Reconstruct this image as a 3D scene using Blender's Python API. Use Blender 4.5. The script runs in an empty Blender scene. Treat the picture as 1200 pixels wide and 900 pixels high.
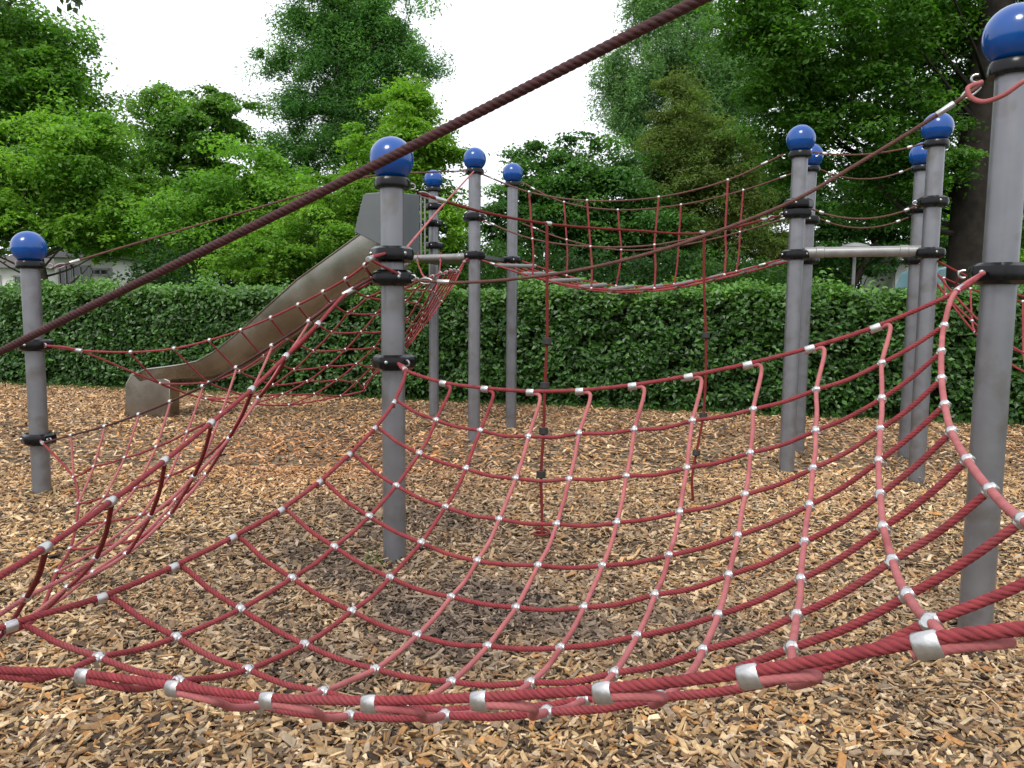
import bpy, math, random
import numpy as np
V=np.array
rng=np.random.default_rng(7)
random.seed(7)
sc=bpy.context.scene
col=sc.collection
rad=math.radians
# ------------------------------------------------------------------ camera
FOC=900.; TH=rad(5.7); PH=rad(.44); CH=1.5
Fw=V([0,math.cos(TH),-math.sin(TH)]); _r=V([1,0,0.]); _u=V([0,math.sin(TH),math.cos(TH)])
RX=math.cos(PH)*_r+math.sin(PH)*_u; UP=-math.sin(PH)*_r+math.cos(PH)*_u
CP=V([0,0,CH])
def at(px,py,z): return CP+(Fw+RX*(px-600)/FOC+UP*(450-py)/FOC)*z
def onplane(px,py,A,B):
    n=V([-(B[1]-A[1]),(B[0]-A[0]),0.]); r=at(px,py,1)-CP
    return CP+r*((V([A[0],A[1],0])-CP)@n)/(r@n)
cam=bpy.data.objects.new('camera',bpy.data.cameras.new('camera')); col.objects.link(cam)
from mathutils import Matrix, Vector
M=Matrix(((RX[0],UP[0],-Fw[0],0),(RX[1],UP[1],-Fw[1],0),(RX[2],UP[2],-Fw[2],CH),(0,0,0,1)))
cam.matrix_world=M
cam.data.sensor_fit='HORIZONTAL'; cam.data.sensor_width=36; cam.data.lens=FOC/1200*36
cam.data.clip_start=.05; cam.data.clip_end=2000
sc.camera=cam
# ------------------------------------------------------------------ materials
def mat(name,color,rough=.6,metal=0,noise=0,nscale=20,bump=0,bscale=60,spec=.5,coat=0,attr=None,transl=0,obj=True,dirt=None,groove_shade=False):
    m=bpy.data.materials.new(name); m.use_nodes=True; nt=m.node_tree; N=nt.nodes; L=nt.links
    b=N['Principled BSDF']; b.inputs['Base Color'].default_value=(*color,1); b.inputs['Roughness'].default_value=rough
    b.inputs['Metallic'].default_value=metal; b.inputs['Specular IOR Level'].default_value=spec; b.inputs['Coat Weight'].default_value=coat
    b.inputs['Coat Roughness'].default_value=.08
    tc=N.new('ShaderNodeTexCoord'); src=None
    if attr:
        a=N.new('ShaderNodeVertexColor'); a.layer_name=attr; src=a.outputs['Color']
    if noise:
        n=N.new('ShaderNodeTexNoise'); n.inputs['Scale'].default_value=nscale; n.inputs['Detail'].default_value=5; L.new(tc.outputs['Object'],n.inputs['Vector'])
        r=N.new('ShaderNodeMapRange'); r.inputs[1].default_value=.3; r.inputs[2].default_value=.7; r.inputs[3].default_value=1-noise; r.inputs[4].default_value=1+noise
        L.new(n.outputs['Fac'],r.inputs[0])
        mx=N.new('ShaderNodeMix'); mx.data_type='RGBA'; mx.blend_type='MULTIPLY'; mx.inputs[0].default_value=1
        if src: L.new(src,mx.inputs[6])
        else: mx.inputs[6].default_value=(*color,1)
        L.new(r.outputs[0],mx.inputs[7]); src=mx.outputs[2]
        r2=N.new('ShaderNodeMapRange'); r2.inputs[3].default_value=max(.03,rough-.12); r2.inputs[4].default_value=min(1,rough+.12); L.new(n.outputs['Fac'],r2.inputs[0]); L.new(r2.outputs[0],b.inputs['Roughness'])
    if dirt:
        n2=N.new('ShaderNodeTexNoise'); n2.inputs['Scale'].default_value=dirt[1]; n2.inputs['Detail'].default_value=8; L.new(tc.outputs['Object'],n2.inputs['Vector'])
        r3=N.new('ShaderNodeMapRange'); r3.inputs[1].default_value=.52; r3.inputs[2].default_value=.72; r3.inputs[4].default_value=dirt[2]; L.new(n2.outputs['Fac'],r3.inputs[0])
        m2=N.new('ShaderNodeMix'); m2.data_type='RGBA'; L.new(r3.outputs[0],m2.inputs[0])
        if src: L.new(src,m2.inputs[6])
        else: m2.inputs[6].default_value=(*color,1)
        m2.inputs[7].default_value=(*dirt[0],1); src=m2.outputs[2]
    if groove_shade:  # multiplies the painted shade between rope strands into the base colour
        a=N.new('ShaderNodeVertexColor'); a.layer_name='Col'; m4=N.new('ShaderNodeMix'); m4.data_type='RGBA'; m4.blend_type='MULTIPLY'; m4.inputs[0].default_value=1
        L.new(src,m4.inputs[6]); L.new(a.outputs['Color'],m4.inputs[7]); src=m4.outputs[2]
    if src: L.new(src,b.inputs['Base Color'])
    if bump:
        n3=N.new('ShaderNodeTexNoise'); n3.inputs['Scale'].default_value=bscale; n3.inputs['Detail'].default_value=6; L.new(tc.outputs['Object'],n3.inputs['Vector'])
        bp=N.new('ShaderNodeBump'); bp.inputs['Strength'].default_value=bump; bp.inputs['Distance'].default_value=.01; L.new(n3.outputs['Fac'],bp.inputs['Height']); L.new(bp.outputs[0],b.inputs['Normal'])
    if transl:
        t=N.new('ShaderNodeBsdfTranslucent'); ms=N.new('ShaderNodeMixShader'); ms.inputs[0].default_value=transl
        if src:
            br=N.new('ShaderNodeMix'); br.data_type='RGBA'; br.blend_type='MULTIPLY'; br.inputs[0].default_value=1; L.new(src,br.inputs[6]); br.inputs[7].default_value=(1.5,1.7,.7,1); L.new(br.outputs[2],t.inputs['Color'])
        else: t.inputs['Color'].default_value=(*color,1)
        o=N['Material Output']; L.new(b.outputs[0],ms.inputs[1]); L.new(t.outputs[0],ms.inputs[2]); L.new(ms.outputs[0],o.inputs['Surface'])
    return m
M_post=mat('grey_powder_coat',(.20,.205,.222),.36,metal=.55,noise=.08,nscale=9,bump=.04,bscale=180,dirt=((.12,.105,.085),7,.6))
M_ball=mat('blue_plastic',(.0,.058,.27),.18,noise=.12,nscale=7,spec=.5,coat=.2,dirt=((.005,.08,.27),9,.4))
M_black=mat('black_plastic',(.004,.004,.005),.22,noise=.1,nscale=40,spec=.28)
M_alu=mat('cast_aluminium',(.50,.50,.50),.34,metal=.85,noise=.12,nscale=60,bump=.05,bscale=200)
M_bolt=mat('steel_bolt',(.42,.42,.42),.35,metal=.9)
M_rope=mat('crimson_rope',(.235,.040,.046),.88,noise=.22,nscale=35,bump=.25,bscale=420,spec=.25,dirt=((.29,.085,.085),6,.5),groove_shade=True)
M_pink=mat('faded_pink_rope',(.38,.125,.125),.9,noise=.14,nscale=25,bump=.2,bscale=420,spec=.2,dirt=((.23,.05,.055),4,.75),groove_shade=True)
M_dark=mat('dark_brown_red_rope',(.058,.017,.018),.7,noise=.25,nscale=30,bump=.3,bscale=420,spec=.35,dirt=((.10,.038,.036),5,.5),groove_shade=True)
M_deep=mat('deep_red_rope',(.15,.018,.016),.8,noise=.2,nscale=30,bump=.2,bscale=400,spec=.25,groove_shade=True)
M_tan=mat('weathered_rope',(.12,.058,.048),.85,noise=.2,nscale=30,bump=.2,bscale=400,spec=.2,groove_shade=True)
M_steel=mat('stainless_slide_sheet',(.36,.35,.32),.25,metal=1,noise=.12,nscale=3,bump=.03,bscale=6,dirt=((.17,.135,.10),2.5,.6))
M_panel=mat('grey_shield_panel',(.11,.122,.125),.45,metal=.3,noise=.08,nscale=3)
M_tube=mat('grey_steel_tube',(.25,.25,.245),.42,metal=.4,noise=.12,nscale=12,bump=.05,bscale=90)
M_rung=mat('light_grey_rung',(.22,.22,.215),.5,noise=.1,nscale=20)
M_rubber=mat('black_rubber',(.015,.015,.014),.6,noise=.2)
M_bark=mat('bark',(.055,.045,.036),.9,noise=.35,nscale=8,bump=.9,bscale=14,spec=.1)
M_barkd=mat('dark_bark',(.028,.024,.02),.9,noise=.35,nscale=6,bump=1,bscale=10,spec=.1)
M_leaf=mat('leaf',(.1,.1,.1),.5,attr='Col',transl=.42,spec=.35)
M_leafh=mat('hedge_leaf',(.1,.1,.1),.38,attr='Col',transl=.25,spec=.5)
M_core=mat('hedge_twigs',(.02,.025,.012),.95,noise=.3,nscale=10,bump=1,bscale=15,spec=.05)
M_chip=mat('wood_chip',(.4,.3,.2),.8,attr='Col',noise=.25,nscale=60,spec=.25)
# ------------------------------------------------------------------ mesh helpers
WM={}
def setp(o,parent,world=None):
    "parent o and place it in world space (all geometry is written in world coordinates)"
    w=world if world is not None else Matrix.Identity(4); WM[o.name]=w
    if parent is not None:
        o.parent=parent; o.matrix_parent_inverse=WM[parent.name].inverted()
    o.matrix_basis=w
def mesh(name,vs,fs,m,parent=None,smooth=True,colr=None,loops=None):
    me=bpy.data.meshes.new(name)
    if isinstance(fs,np.ndarray):
        nv=len(vs); nf,k=fs.shape
        me.vertices.add(nv); me.vertices.foreach_set('co',np.ascontiguousarray(vs,np.float32).ravel())
        me.loops.add(nf*k); me.loops.foreach_set('vertex_index',np.ascontiguousarray(fs,np.int32).ravel())
        me.polygons.add(nf); me.polygons.foreach_set('loop_start',np.arange(0,nf*k,k,dtype=np.int32))
        me.polygons.foreach_set('use_smooth',np.full(nf,smooth))
        me.update(calc_edges=True)
    else:
        me.from_pydata([tuple(map(float,v)) for v in vs],[],fs)
        if smooth: me.polygons.foreach_set('use_smooth',np.full(len(fs),True))
        me.update()
    if colr is not None:
        a=me.color_attributes.new('Col','FLOAT_COLOR','POINT')
        c=np.ones((len(vs),4),np.float32); c[:,:3]=colr; a.data.foreach_set('color',c.ravel())
    me.materials.append(m)
    o=bpy.data.objects.new(name,me); col.objects.link(o)
    setp(o,parent)
    return o
def tag(o,label=None,cat=None,group=None,kind=None):
    if label: o['label']=label
    if cat: o['category']=cat
    if group: o['group']=group
    if kind: o['kind']=kind
    return o
def thing(name,label,cat,loc=(0,0,0),group=None):
    o=bpy.data.objects.new(name,None); o.empty_display_size=.1; col.objects.link(o); setp(o,None,Matrix.Translation(tuple(map(float,loc)))); tag(o,label,cat,group); return o
class G:
    "accumulates geometry"
    def __init__(s): s.v=[];s.f=[]
    def add(s,v,f):
        k=len(s.v); s.v+= [V(p,float) for p in v]; s.f+=[tuple(i+k for i in q) for q in f]
    def box(s,c,d,R=None):
        c=V(c,float);d=V(d,float)/2; R=np.eye(3) if R is None else R
        v=[c+R@(d*V([x,y,z])) for x in(-1,1) for y in(-1,1) for z in(-1,1)]
        s.add(v,[(0,1,3,2),(4,6,7,5),(0,4,5,1),(2,3,7,6),(0,2,6,4),(1,5,7,3)])
    def tube(s,pts,r,n=12,cap=True):
        pts=V(pts,float); rr=r if hasattr(r,'__len__') else [r]*len(pts)
        T=np.gradient(pts,axis=0); T/=np.linalg.norm(T,axis=1)[:,None]+1e-12
        a=V([0,0,1.]) if abs(T[0][2])<.9 else V([1.,0,0]); u=np.cross(T[0],a);u/=np.linalg.norm(u)
        vs=[]
        for i,p in enumerate(pts):
            u=u-T[i]*(u@T[i]);u/=np.linalg.norm(u);w=np.cross(T[i],u)
            vs+=[p+rr[i]*(math.cos(t)*u+math.sin(t)*w) for t in np.arange(n)*2*math.pi/n]
        m=len(pts); fs=[(i*n+j,i*n+(j+1)%n,(i+1)*n+(j+1)%n,(i+1)*n+j) for i in range(m-1) for j in range(n)]
        if cap: fs+=[tuple(range(n))[::-1],tuple((m-1)*n+j for j in range(n))]
        s.add(vs,fs)
    def lathe(s,prof,n=32,c=(0,0,0),wob=None):
        vs=[];c=V(c,float)
        for r,z in prof:
            for j in range(n):
                t=j*2*math.pi/n; q=r*(1+(wob(t) if wob else 0)); vs.append(c+V([q*math.cos(t),q*math.sin(t),z]))
        m=len(prof); fs=[(i*n+j,i*n+(j+1)%n,(i+1)*n+(j+1)%n,(i+1)*n+j) for i in range(m-1) for j in range(n)]
        fs+=[tuple(range(n))[::-1],tuple((m-1)*n+j for j in range(n))]
        s.add(vs,fs)
    def ball(s,c,r,n=12,m=8,R=None):
        c=V(c,float); r=V(r,float)*np.ones(3); R=np.eye(3) if R is None else R; vs=[]
        for i in range(m+1):
            ph=math.pi*i/m
            for j in range(n):
                t=2*math.pi*j/n; vs.append(c+R@(r*V([math.sin(ph)*math.cos(t),math.sin(ph)*math.sin(t),math.cos(ph)])))
        s.add(vs,[(i*n+j,(i+1)*n+j,(i+1)*n+(j+1)%n,i*n+(j+1)%n) for i in range(m) for j in range(n)])
    def build(s,name,m,parent=None,smooth=True,bevel=0,auto=True):
        o=mesh(name,s.v,s.f,m,parent,smooth)
        if auto and smooth: sharp(o)
        if bevel:
            b=o.modifiers.new('b','BEVEL'); b.width=bevel; b.segments=2; b.limit_method='ANGLE'; b.angle_limit=rad(40)
        return o
def sharp(o,ang=40):
    me=o.data
    import bmesh
    bm=bmesh.new(); bm.from_mesh(me); bmesh.ops.remove_doubles(bm,verts=bm.verts,dist=1e-6); bmesh.ops.recalc_face_normals(bm,faces=bm.faces)
    for e in bm.edges:
        e.smooth = not (len(e.link_faces)==2 and e.calc_face_angle(0)>rad(ang))
    bm.to_mesh(me); bm.free()
def cr(pts,step):
    "Catmull-Rom resampled at about the given step"
    P=V(pts,float); P=np.vstack([2*P[0]-P[1],P,2*P[-1]-P[-2]]); out=[]
    for i in range(1,len(P)-2):
        p0,p1,p2,p3=P[i-1:i+3]; d=np.linalg.norm(p2-p1); n=max(1,int(math.ceil(d/step)))
        # centripetal
        t0=0;t1=t0+np.linalg.norm(p1-p0)**.5+1e-9;t2=t1+d**.5+1e-9;t3=t2+np.linalg.norm(p3-p2)**.5+1e-9
        t=np.linspace(t1,t2,n,endpoint=False)[:,None]
        A1=(t1-t)/(t1-t0)*p0+(t-t0)/(t1-t0)*p1;A2=(t2-t)/(t2-t1)*p1+(t-t1)/(t2-t1)*p2;A3=(t3-t)/(t3-t2)*p2+(t-t2)/(t3-t2)*p3
        B1=(t2-t)/(t2-t0)*A1+(t-t0)/(t2-t0)*A2;B2=(t3-t)/(t3-t1)*A2+(t-t1)/(t3-t1)*A3
        out.append((t2-t)/(t2-t1)*B1+(t-t1)/(t2-t1)*B2)
    out.append(P[-2][None]); return np.vstack(out)
def ropegeo(pts,r,step=.004,n=16,lobes=4,pitch=.044,amp=.2):
    p=cr(pts,step); m=len(p)
    T=np.gradient(p,axis=0); T/=np.linalg.norm(T,axis=1)[:,None]+1e-12
    a=V([0,0,1.]) if abs(T[0][2])<.9 else V([1.,0,0])
    u=np.cross(T[0],a);u/=np.linalg.norm(u); U=np.zeros((m,3))
    for i in range(m):
        u=u-T[i]*(u@T[i]);u/=np.linalg.norm(u);U[i]=u
    W=np.cross(T,U); s=np.concatenate([[0],np.cumsum(np.linalg.norm(np.diff(p,axis=0),axis=1))])
    th=np.arange(n)*2*np.pi/n
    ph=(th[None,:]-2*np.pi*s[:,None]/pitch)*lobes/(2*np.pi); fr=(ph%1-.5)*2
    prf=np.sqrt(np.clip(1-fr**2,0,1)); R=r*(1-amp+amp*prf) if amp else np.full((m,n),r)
    cl=(.30+.70*np.clip(prf*1.25,0,1)**1.3) if amp>.12 else (.8+.2*prf if amp else np.ones((m,n)))  # vertex colour darkens towards the strand grooves, painted crease shade
    vs=p[:,None,:]+R[:,:,None]*(np.cos(th)[None,:,None]*U[:,None,:]+np.sin(th)[None,:,None]*W[:,None,:])
    i=np.arange(m-1)[:,None]*n; j=np.arange(n)[None,:]; j2=(j+1)%n
    fs=np.stack([i+j,i+j2,i+n+j2,i+n+j],-1).reshape(-1,4)
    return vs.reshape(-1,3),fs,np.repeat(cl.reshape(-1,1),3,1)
def rope(name,pts,r,m,parent=None,q=2,**k):
    if q==2: kw=dict(step=.003,n=20,pitch=.05,amp=.34)
    elif q==1: kw=dict(step=.005,n=15,lobes=3,pitch=.046,amp=.3)
    else: kw=dict(step=.03,n=8,amp=0)
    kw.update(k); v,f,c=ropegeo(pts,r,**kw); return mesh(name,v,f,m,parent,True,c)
def frame(d,up=(0,0,1)):
    d=V(d,float);d/=np.linalg.norm(d);u=V(up,float)
    if abs(d@u)>.97:u=V([1.,0,0])
    y=np.cross(u,d);y/=np.linalg.norm(y);z=np.cross(d,y)
    return np.stack([d,y,z],1)   # local x along d
def inst(src,name,pos,R,parent,label=None):
    o=bpy.data.objects.new(name,src.data if hasattr(src,'data') else src); col.objects.link(o)
    m=Matrix([[*map(float,R[0]),float(pos[0])],[*map(float,R[1]),float(pos[1])],[*map(float,R[2]),float(pos[2])],[0,0,0,1]]); setp(o,parent,m)
    return o
def meshdata(g,name,m):
    o=g.build(name,m); d=o.data; bpy.data.objects.remove(o); return d
def sleeve(g,L,r,n=14):
    pts=[(-L/2,r*.86),(-L/2+.003,r),(L/2-.003,r),(L/2,r*.86)]
    g.tube([(x,0,0) for x,_ in pts],[q for _,q in pts],n)
g=G(); g.ball((0,0,.001),(.0150,.0155,.0145),16,10); sleeve(g,.030,.0108); g.tube([(0,-.017,-.003),(0,-.015,-.003),(0,.015,-.003),(0,.017,-.003)],[.0098,.0108,.0108,.0098],12); BALL=meshdata(g,'ball_clamp',M_alu)
g=G(); g.ball((0,0,0),.0165,10,6); BALLS=meshdata(g,'ball_clamp_far',M_alu)
g=G(); sleeve(g,.040,.0145); FERR=meshdata(g,'ferrule',M_alu)
g=G(); sleeve(g,.033,.0148,20); FERB=meshdata(g,'ferrule_big',M_alu)
g=G(); sleeve(g,.075,.0145,14); FERC=meshdata(g,'corner_clamp',M_alu)
# ------------------------------------------------------------------ posts
g=G(); g.lathe([(.0665,-.25),(.0665,0),(.0665,1)],40); 
prof=[(.0672,-.042),(.094,-.044),(.113,-.030),(.119,0),(.113,.030),(.094,.044),(.0672,.042)]
g=G(); g.lathe(prof,48,wob=lambda t:.09*max(0,math.cos(3*t))**6+.03*math.cos(6*t)); RING=meshdata(g,'ring_clamp',M_black)
g=G()
for k in range(1):
    a=0
    for dz in (-.008,):
        c=V([.122*math.cos(a+.22),.122*math.sin(a+.22),dz]); d=V([math.cos(a+.22),math.sin(a+.22),0]); g.tube([c-d*.02,c,c+d*.003,c+d*.006],[.011,.011,.009,.005],10)
BOLT=meshdata(g,'ring_bolts',M_bolt)
pr=[]
for i in range(25):
    a=-math.pi/2*.78+ (math.pi/2+math.pi/2*.78)*i/24; pr.append((max(.0005,.123*math.cos(a)),.123*math.sin(a)))
g=G(); g.lathe([(.07,-.105),(.085,-.095)]+pr,48); SPH=meshdata(g,'ball_cap',M_ball)
g=G(); g.lathe([(.068,-.035),(.094,-.035),(.098,-.02),(.096,.01),(.088,.022),(.07,.022)],40,wob=lambda t:.05*max(0,math.cos(3*t))**6); COL=meshdata(g,'cap_collar',M_black)
def lug(g,a,z,L=.06):
    "shackle loop sticking out of a ring clamp in direction a"
    d=V([math.cos(a),math.sin(a),0]);c=d*.11+V([0,0,z]);pts=[]
    for t in np.linspace(-1.9,1.9,9): pts.append(c+d*(L*.35+L*.32*math.cos(t))+V([0,0,1])*.016*math.sin(t))
    g.tube(pts,.005,8)
CHIPF=1.0;LEAFF=1.0
NA=[(-0.566,4.079,1.161),(-0.356,3.947,1.112),(-0.136,3.822,1.098),(0.089,3.706,1.096),(0.320,3.605,1.114),(0.554,3.510,1.150),(0.790,3.421,1.202),(1.026,3.335,1.264),(1.261,3.252,1.340),(1.492,3.163,1.433),(1.744,3.048,1.572),(-0.595,3.858,1.020),(-0.373,3.754,0.944),(-0.150,3.644,0.911),(0.079,3.534,0.903),(0.305,3.427,0.935),(0.538,3.329,0.970),(0.770,3.238,1.025),(0.998,3.148,1.089),(1.218,3.056,1.181),(1.428,2.961,1.296),(1.611,2.875,1.444),(-0.653,3.625,0.922),(-0.431,3.542,0.816),(-0.207,3.445,0.766),(0.020,3.344,0.746),(0.250,3.244,0.768),(0.480,3.145,0.804),(0.709,3.051,0.860),(0.931,2.953,0.942),(1.143,2.855,1.047),(1.337,2.757,1.183),(1.493,2.671,1.358),(-0.725,3.388,0.840),(-0.505,3.319,0.715),(-0.281,3.233,0.644),(-0.049,3.138,0.619),(0.186,3.044,0.626),(0.416,2.944,0.662),(0.639,2.845,0.733),(0.852,2.742,0.828),(1.054,2.641,0.948),(1.234,2.544,1.103),(1.380,2.458,1.282),(-0.801,3.150,0.770),(-0.583,3.088,0.640),(-0.360,3.010,0.555),(-0.130,2.921,0.512),(0.105,2.828,0.528),(0.336,2.727,0.563),(0.557,2.626,0.637),(0.765,2.522,0.741),(0.960,2.419,0.874),(1.128,2.324,1.039),(1.271,2.238,1.224),(-0.892,2.911,0.713),(-0.673,2.855,0.585),(-0.449,2.780,0.493),(-0.214,2.693,0.454),(0.021,2.601,0.453),(0.248,2.499,0.496),(0.467,2.399,0.580),(0.672,2.294,0.685),(0.861,2.193,0.823),(1.028,2.098,0.990),(1.165,2.012,1.181),(-0.994,2.673,0.676),(-0.769,2.623,0.545),(-0.544,2.547,0.457),(-0.309,2.460,0.411),(-0.071,2.368,0.418),(0.156,2.267,0.461),(0.373,2.166,0.545),(0.579,2.062,0.653),(0.765,1.962,0.793),(0.927,1.867,0.962),(1.071,1.778,1.151),(-1.101,2.437,0.650),(-0.869,2.391,0.526),(-0.643,2.314,0.444),(-0.406,2.226,0.408),(-0.168,2.134,0.416),(0.058,2.035,0.466),(0.275,1.933,0.546),(0.479,1.830,0.657),(0.668,1.728,0.791),(0.835,1.633,0.955),(0.979,1.541,1.136),(-1.215,2.205,0.636),(-0.976,2.162,0.532),(-0.743,2.086,0.472),(-0.507,1.999,0.454),(-0.271,1.907,0.466),(-0.044,1.811,0.519),(0.173,1.707,0.592),(0.377,1.601,0.693),(0.572,1.497,0.817),(0.746,1.396,0.967),(0.889,1.303,1.139),(-1.337,1.981,0.646),(-1.083,1.941,0.574),(-0.842,1.870,0.547),(-0.605,1.780,0.531),(-0.370,1.692,0.556),(-0.141,1.599,0.610),(0.076,1.492,0.679),(0.284,1.381,0.770),(0.486,1.265,0.872),(0.659,1.162,1.014),(0.822,1.059,1.166),(-1.470,1.766,0.639),(-1.219,1.734,0.641),(-0.975,1.680,0.660),(-0.736,1.606,0.671),(-0.500,1.517,0.693),(-0.270,1.421,0.739),(-0.052,1.313,0.805),(0.154,1.196,0.883),(0.351,1.075,0.973),(0.537,0.950,1.079),(0.731,0.823,1.185)]
NC=[(-0.904,4.257,1.578),(-1.167,4.416,1.411),(-1.433,4.577,1.261),(-1.707,4.738,1.115),(-1.986,4.903,0.980),(-2.274,5.072,0.858),(-2.569,5.238,0.746),(-2.883,5.380,0.639),(-3.201,5.512,0.550),(-3.502,5.661,0.466),(-1.003,3.971,1.407),(-1.229,4.140,1.214),(-1.463,4.314,1.032),(-1.713,4.489,0.866),(-1.990,4.656,0.722),(-2.264,4.830,0.597),(-2.553,4.995,0.492),(-2.847,5.151,0.397),(-3.099,5.342,0.278),(-1.084,3.673,1.259),(-1.278,3.848,1.034),(-1.485,4.033,0.828),(-1.717,4.214,0.645),(-1.989,4.385,0.509),(-2.271,4.553,0.394),(-2.552,4.721,0.297),(-2.820,4.896,0.205),(-1.147,3.362,1.131),(-1.318,3.537,0.881),(-1.507,3.726,0.668),(-1.741,3.906,0.491),(-2.009,4.077,0.362),(-2.289,4.246,0.278),(-2.562,4.417,0.208),(-1.201,3.036,1.030),(-1.352,3.213,0.771),(-1.542,3.398,0.557),(-1.774,3.579,0.389),(-2.048,3.752,0.295),(-2.316,3.929,0.218),(-1.239,2.701,0.945),(-1.383,2.882,0.693),(-1.577,3.064,0.480),(-1.817,3.246,0.338),(-2.087,3.428,0.272),(-1.256,2.363,0.884),(-1.413,2.545,0.636),(-1.627,2.733,0.462),(-1.855,2.912,0.283),(-1.260,2.023,0.843),(-1.442,2.214,0.628),(-1.651,2.395,0.427),(-1.284,1.685,0.809),(-1.482,1.876,0.608),(-1.325,1.349,0.775)]
NB=[(-0.744,4.054,1.748),(-0.803,4.221,1.723),(-0.965,4.482,1.656),(-1.162,4.747,1.586),(-1.388,5.001,1.506),(-1.642,5.239,1.417),(-1.925,5.457,1.325),(-2.224,5.644,1.243),(-2.541,5.766,1.173),(-2.878,5.784,1.142),(-3.230,5.713,1.157),(-0.631,4.292,1.678),(-0.807,4.535,1.656),(-0.989,4.793,1.601),(-1.189,5.048,1.520),(-1.394,5.291,1.407),(-1.615,5.508,1.268),(-1.850,5.699,1.125),(-2.091,5.869,0.995),(-2.378,5.985,0.898),(-2.767,6.003,0.884),(-0.610,4.569,1.661),(-0.780,4.837,1.622),(-0.954,5.098,1.558),(-1.141,5.346,1.452),(-1.310,5.579,1.309),(-1.499,5.787,1.161),(-1.698,5.969,1.004),(-1.917,6.130,0.866),(-2.178,6.247,0.762),(-2.525,6.289,0.728),(-0.602,4.859,1.668),(-0.731,5.134,1.615),(-0.865,5.396,1.545),(-0.998,5.642,1.443),(-1.151,5.866,1.303),(-1.319,6.073,1.158),(-1.508,6.254,1.009),(-1.719,6.413,0.869),(-1.963,6.532,0.746),(-2.251,6.598,0.651),(-0.584,5.160,1.685),(-0.681,5.436,1.621),(-0.786,5.697,1.539),(-0.897,5.939,1.431),(-1.019,6.160,1.299),(-1.144,6.368,1.159),(-1.331,6.548,1.007),(-1.541,6.706,0.853),(-1.769,6.830,0.714),(-2.018,6.897,0.606),(-0.568,5.476,1.712),(-0.648,5.749,1.626),(-0.741,6.006,1.525),(-0.847,6.246,1.404),(-0.967,6.467,1.264),(-1.101,6.670,1.114),(-1.258,6.854,0.961),(-1.426,7.021,0.809),(-1.605,7.155,0.660),(-0.543,5.810,1.748),(-0.635,6.069,1.624),(-0.735,6.319,1.495),(-0.851,6.555,1.356),(-0.988,6.773,1.202),(-1.145,6.968,1.035),(-1.300,7.151,0.867),(-1.417,7.347,0.700),(-0.531,6.159,1.773),(-0.642,6.395,1.612),(-0.760,6.626,1.450),(-0.892,6.855,1.290),(-1.045,7.073,1.124),(-1.225,7.267,0.945),(-1.432,7.422,0.742),(-0.520,6.519,1.803),(-0.661,6.722,1.595),(-0.806,6.928,1.393),(-0.956,7.141,1.205),(-1.118,7.365,1.039),(-1.294,7.578,0.881),(-0.518,6.879,1.826),(-0.684,7.049,1.579),(-0.852,7.228,1.338),(-1.032,7.412,1.094),(-0.536,7.233,1.819),(-0.703,7.371,1.560),(-0.876,7.528,1.302),(-0.535,7.581,1.854),(-0.704,7.684,1.553),(-0.495,7.910,1.960)]
# ------------------------------------------------------------------ posts
POSTG='grey climbing frame posts with blue ball caps'
I3=np.eye(3)
def rotz(a): return V([[math.cos(a),-math.sin(a),0],[math.sin(a),math.cos(a),0],[0,0,1.]])
def post(xy,top,rings,label,lugs=()):
    t=thing('climbing_post',label,'post',(xy[0],xy[1],0),POSTG)
    g=G(); g.lathe([(.0665,-.2),(.0665,.5),(.0665,top-.03)],40,c=(xy[0],xy[1],0)); g.build('pole',M_post,t)
    a0=random.uniform(0,2)
    c=inst(COL,'cap_collar',(xy[0],xy[1],top-.02),rotz(a0),t)
    inst(SPH,'ball_cap',(xy[0],xy[1],top+.105),rotz(a0),t)
    for z in rings:
        a=random.uniform(0,2); r=inst(RING,'ring_clamp',(xy[0],xy[1],z),rotz(a),t)
        for k3 in range(3): inst(BOLT,'bolt',(xy[0],xy[1],z+.012),rotz(a+k3*2*math.pi/3),r)
        for (lz,la) in lugs:
            if abs(lz-z)<.03:
                g=G(); lug(g,la,0); g.v=[p+V([xy[0],xy[1],z]) for p in g.v]; g.build('shackle',M_bolt,r)
    if lugs:
        for (lz,la) in lugs:
            if abs(lz-(top-.03))<.06:
                g=G(); lug(g,la,0); g.v=[p+V([xy[0],xy[1],lz]) for p in g.v]; g.build('shackle',M_bolt,c)
P0=V([-3.68,5.91]);P1=V([-.68,4.38]);P2=V([-1.06,10.38]);P3=V([-.42,8.47]);P4=V([-.01,9.46]);P5=V([2.5,6.87]);P6=V([2.98,7.9])
P7=V([3.5,6.53]);P8=V([4.03,7.76]);P9=V([2.04,3.25]);PX=V([-1.33,8.93]);PL=V([-1.72,1.45]);PR=V([1.02,.9]);PS=V([-3.2,2.87]);PE=V([4.75,4.75]);PF=V([5.5,5.9])
def ang(a,b): return math.atan2(b[1]-a[1],b[0]-a[0])
post(P0,1.82,[1.185,.454],'leftmost grey post with a blue ball, standing alone left of the slide',[(1.79,ang(P0,P3)),(1.185,ang(P0,P1)),(.454,ang(P0,P1))])
post(P1,2.21,[1.79,1.66,1.185],'near grey post with blue ball in front of the slide top',[(2.18,ang(P1,P5)),(1.79,ang(P1,P0)),(1.66,ang(P1,P9)),(1.185,ang(P1,P9)-.4)])
post(P2,3.07,[2.82,2.60,2.31],'slim distant post with small blue ball beside the upright bars of the slide entrance')
post(P3,2.98,[2.47,2.06],'grey post with blue ball at the near left corner of the rope bridge',[(2.95,ang(P3,P5)),(2.47,ang(P3,P5))])
post(P4,3.0,[2.07],'thin grey post with blue ball at the far left corner of the rope bridge',[(2.97,ang(P4,P6))])
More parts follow.
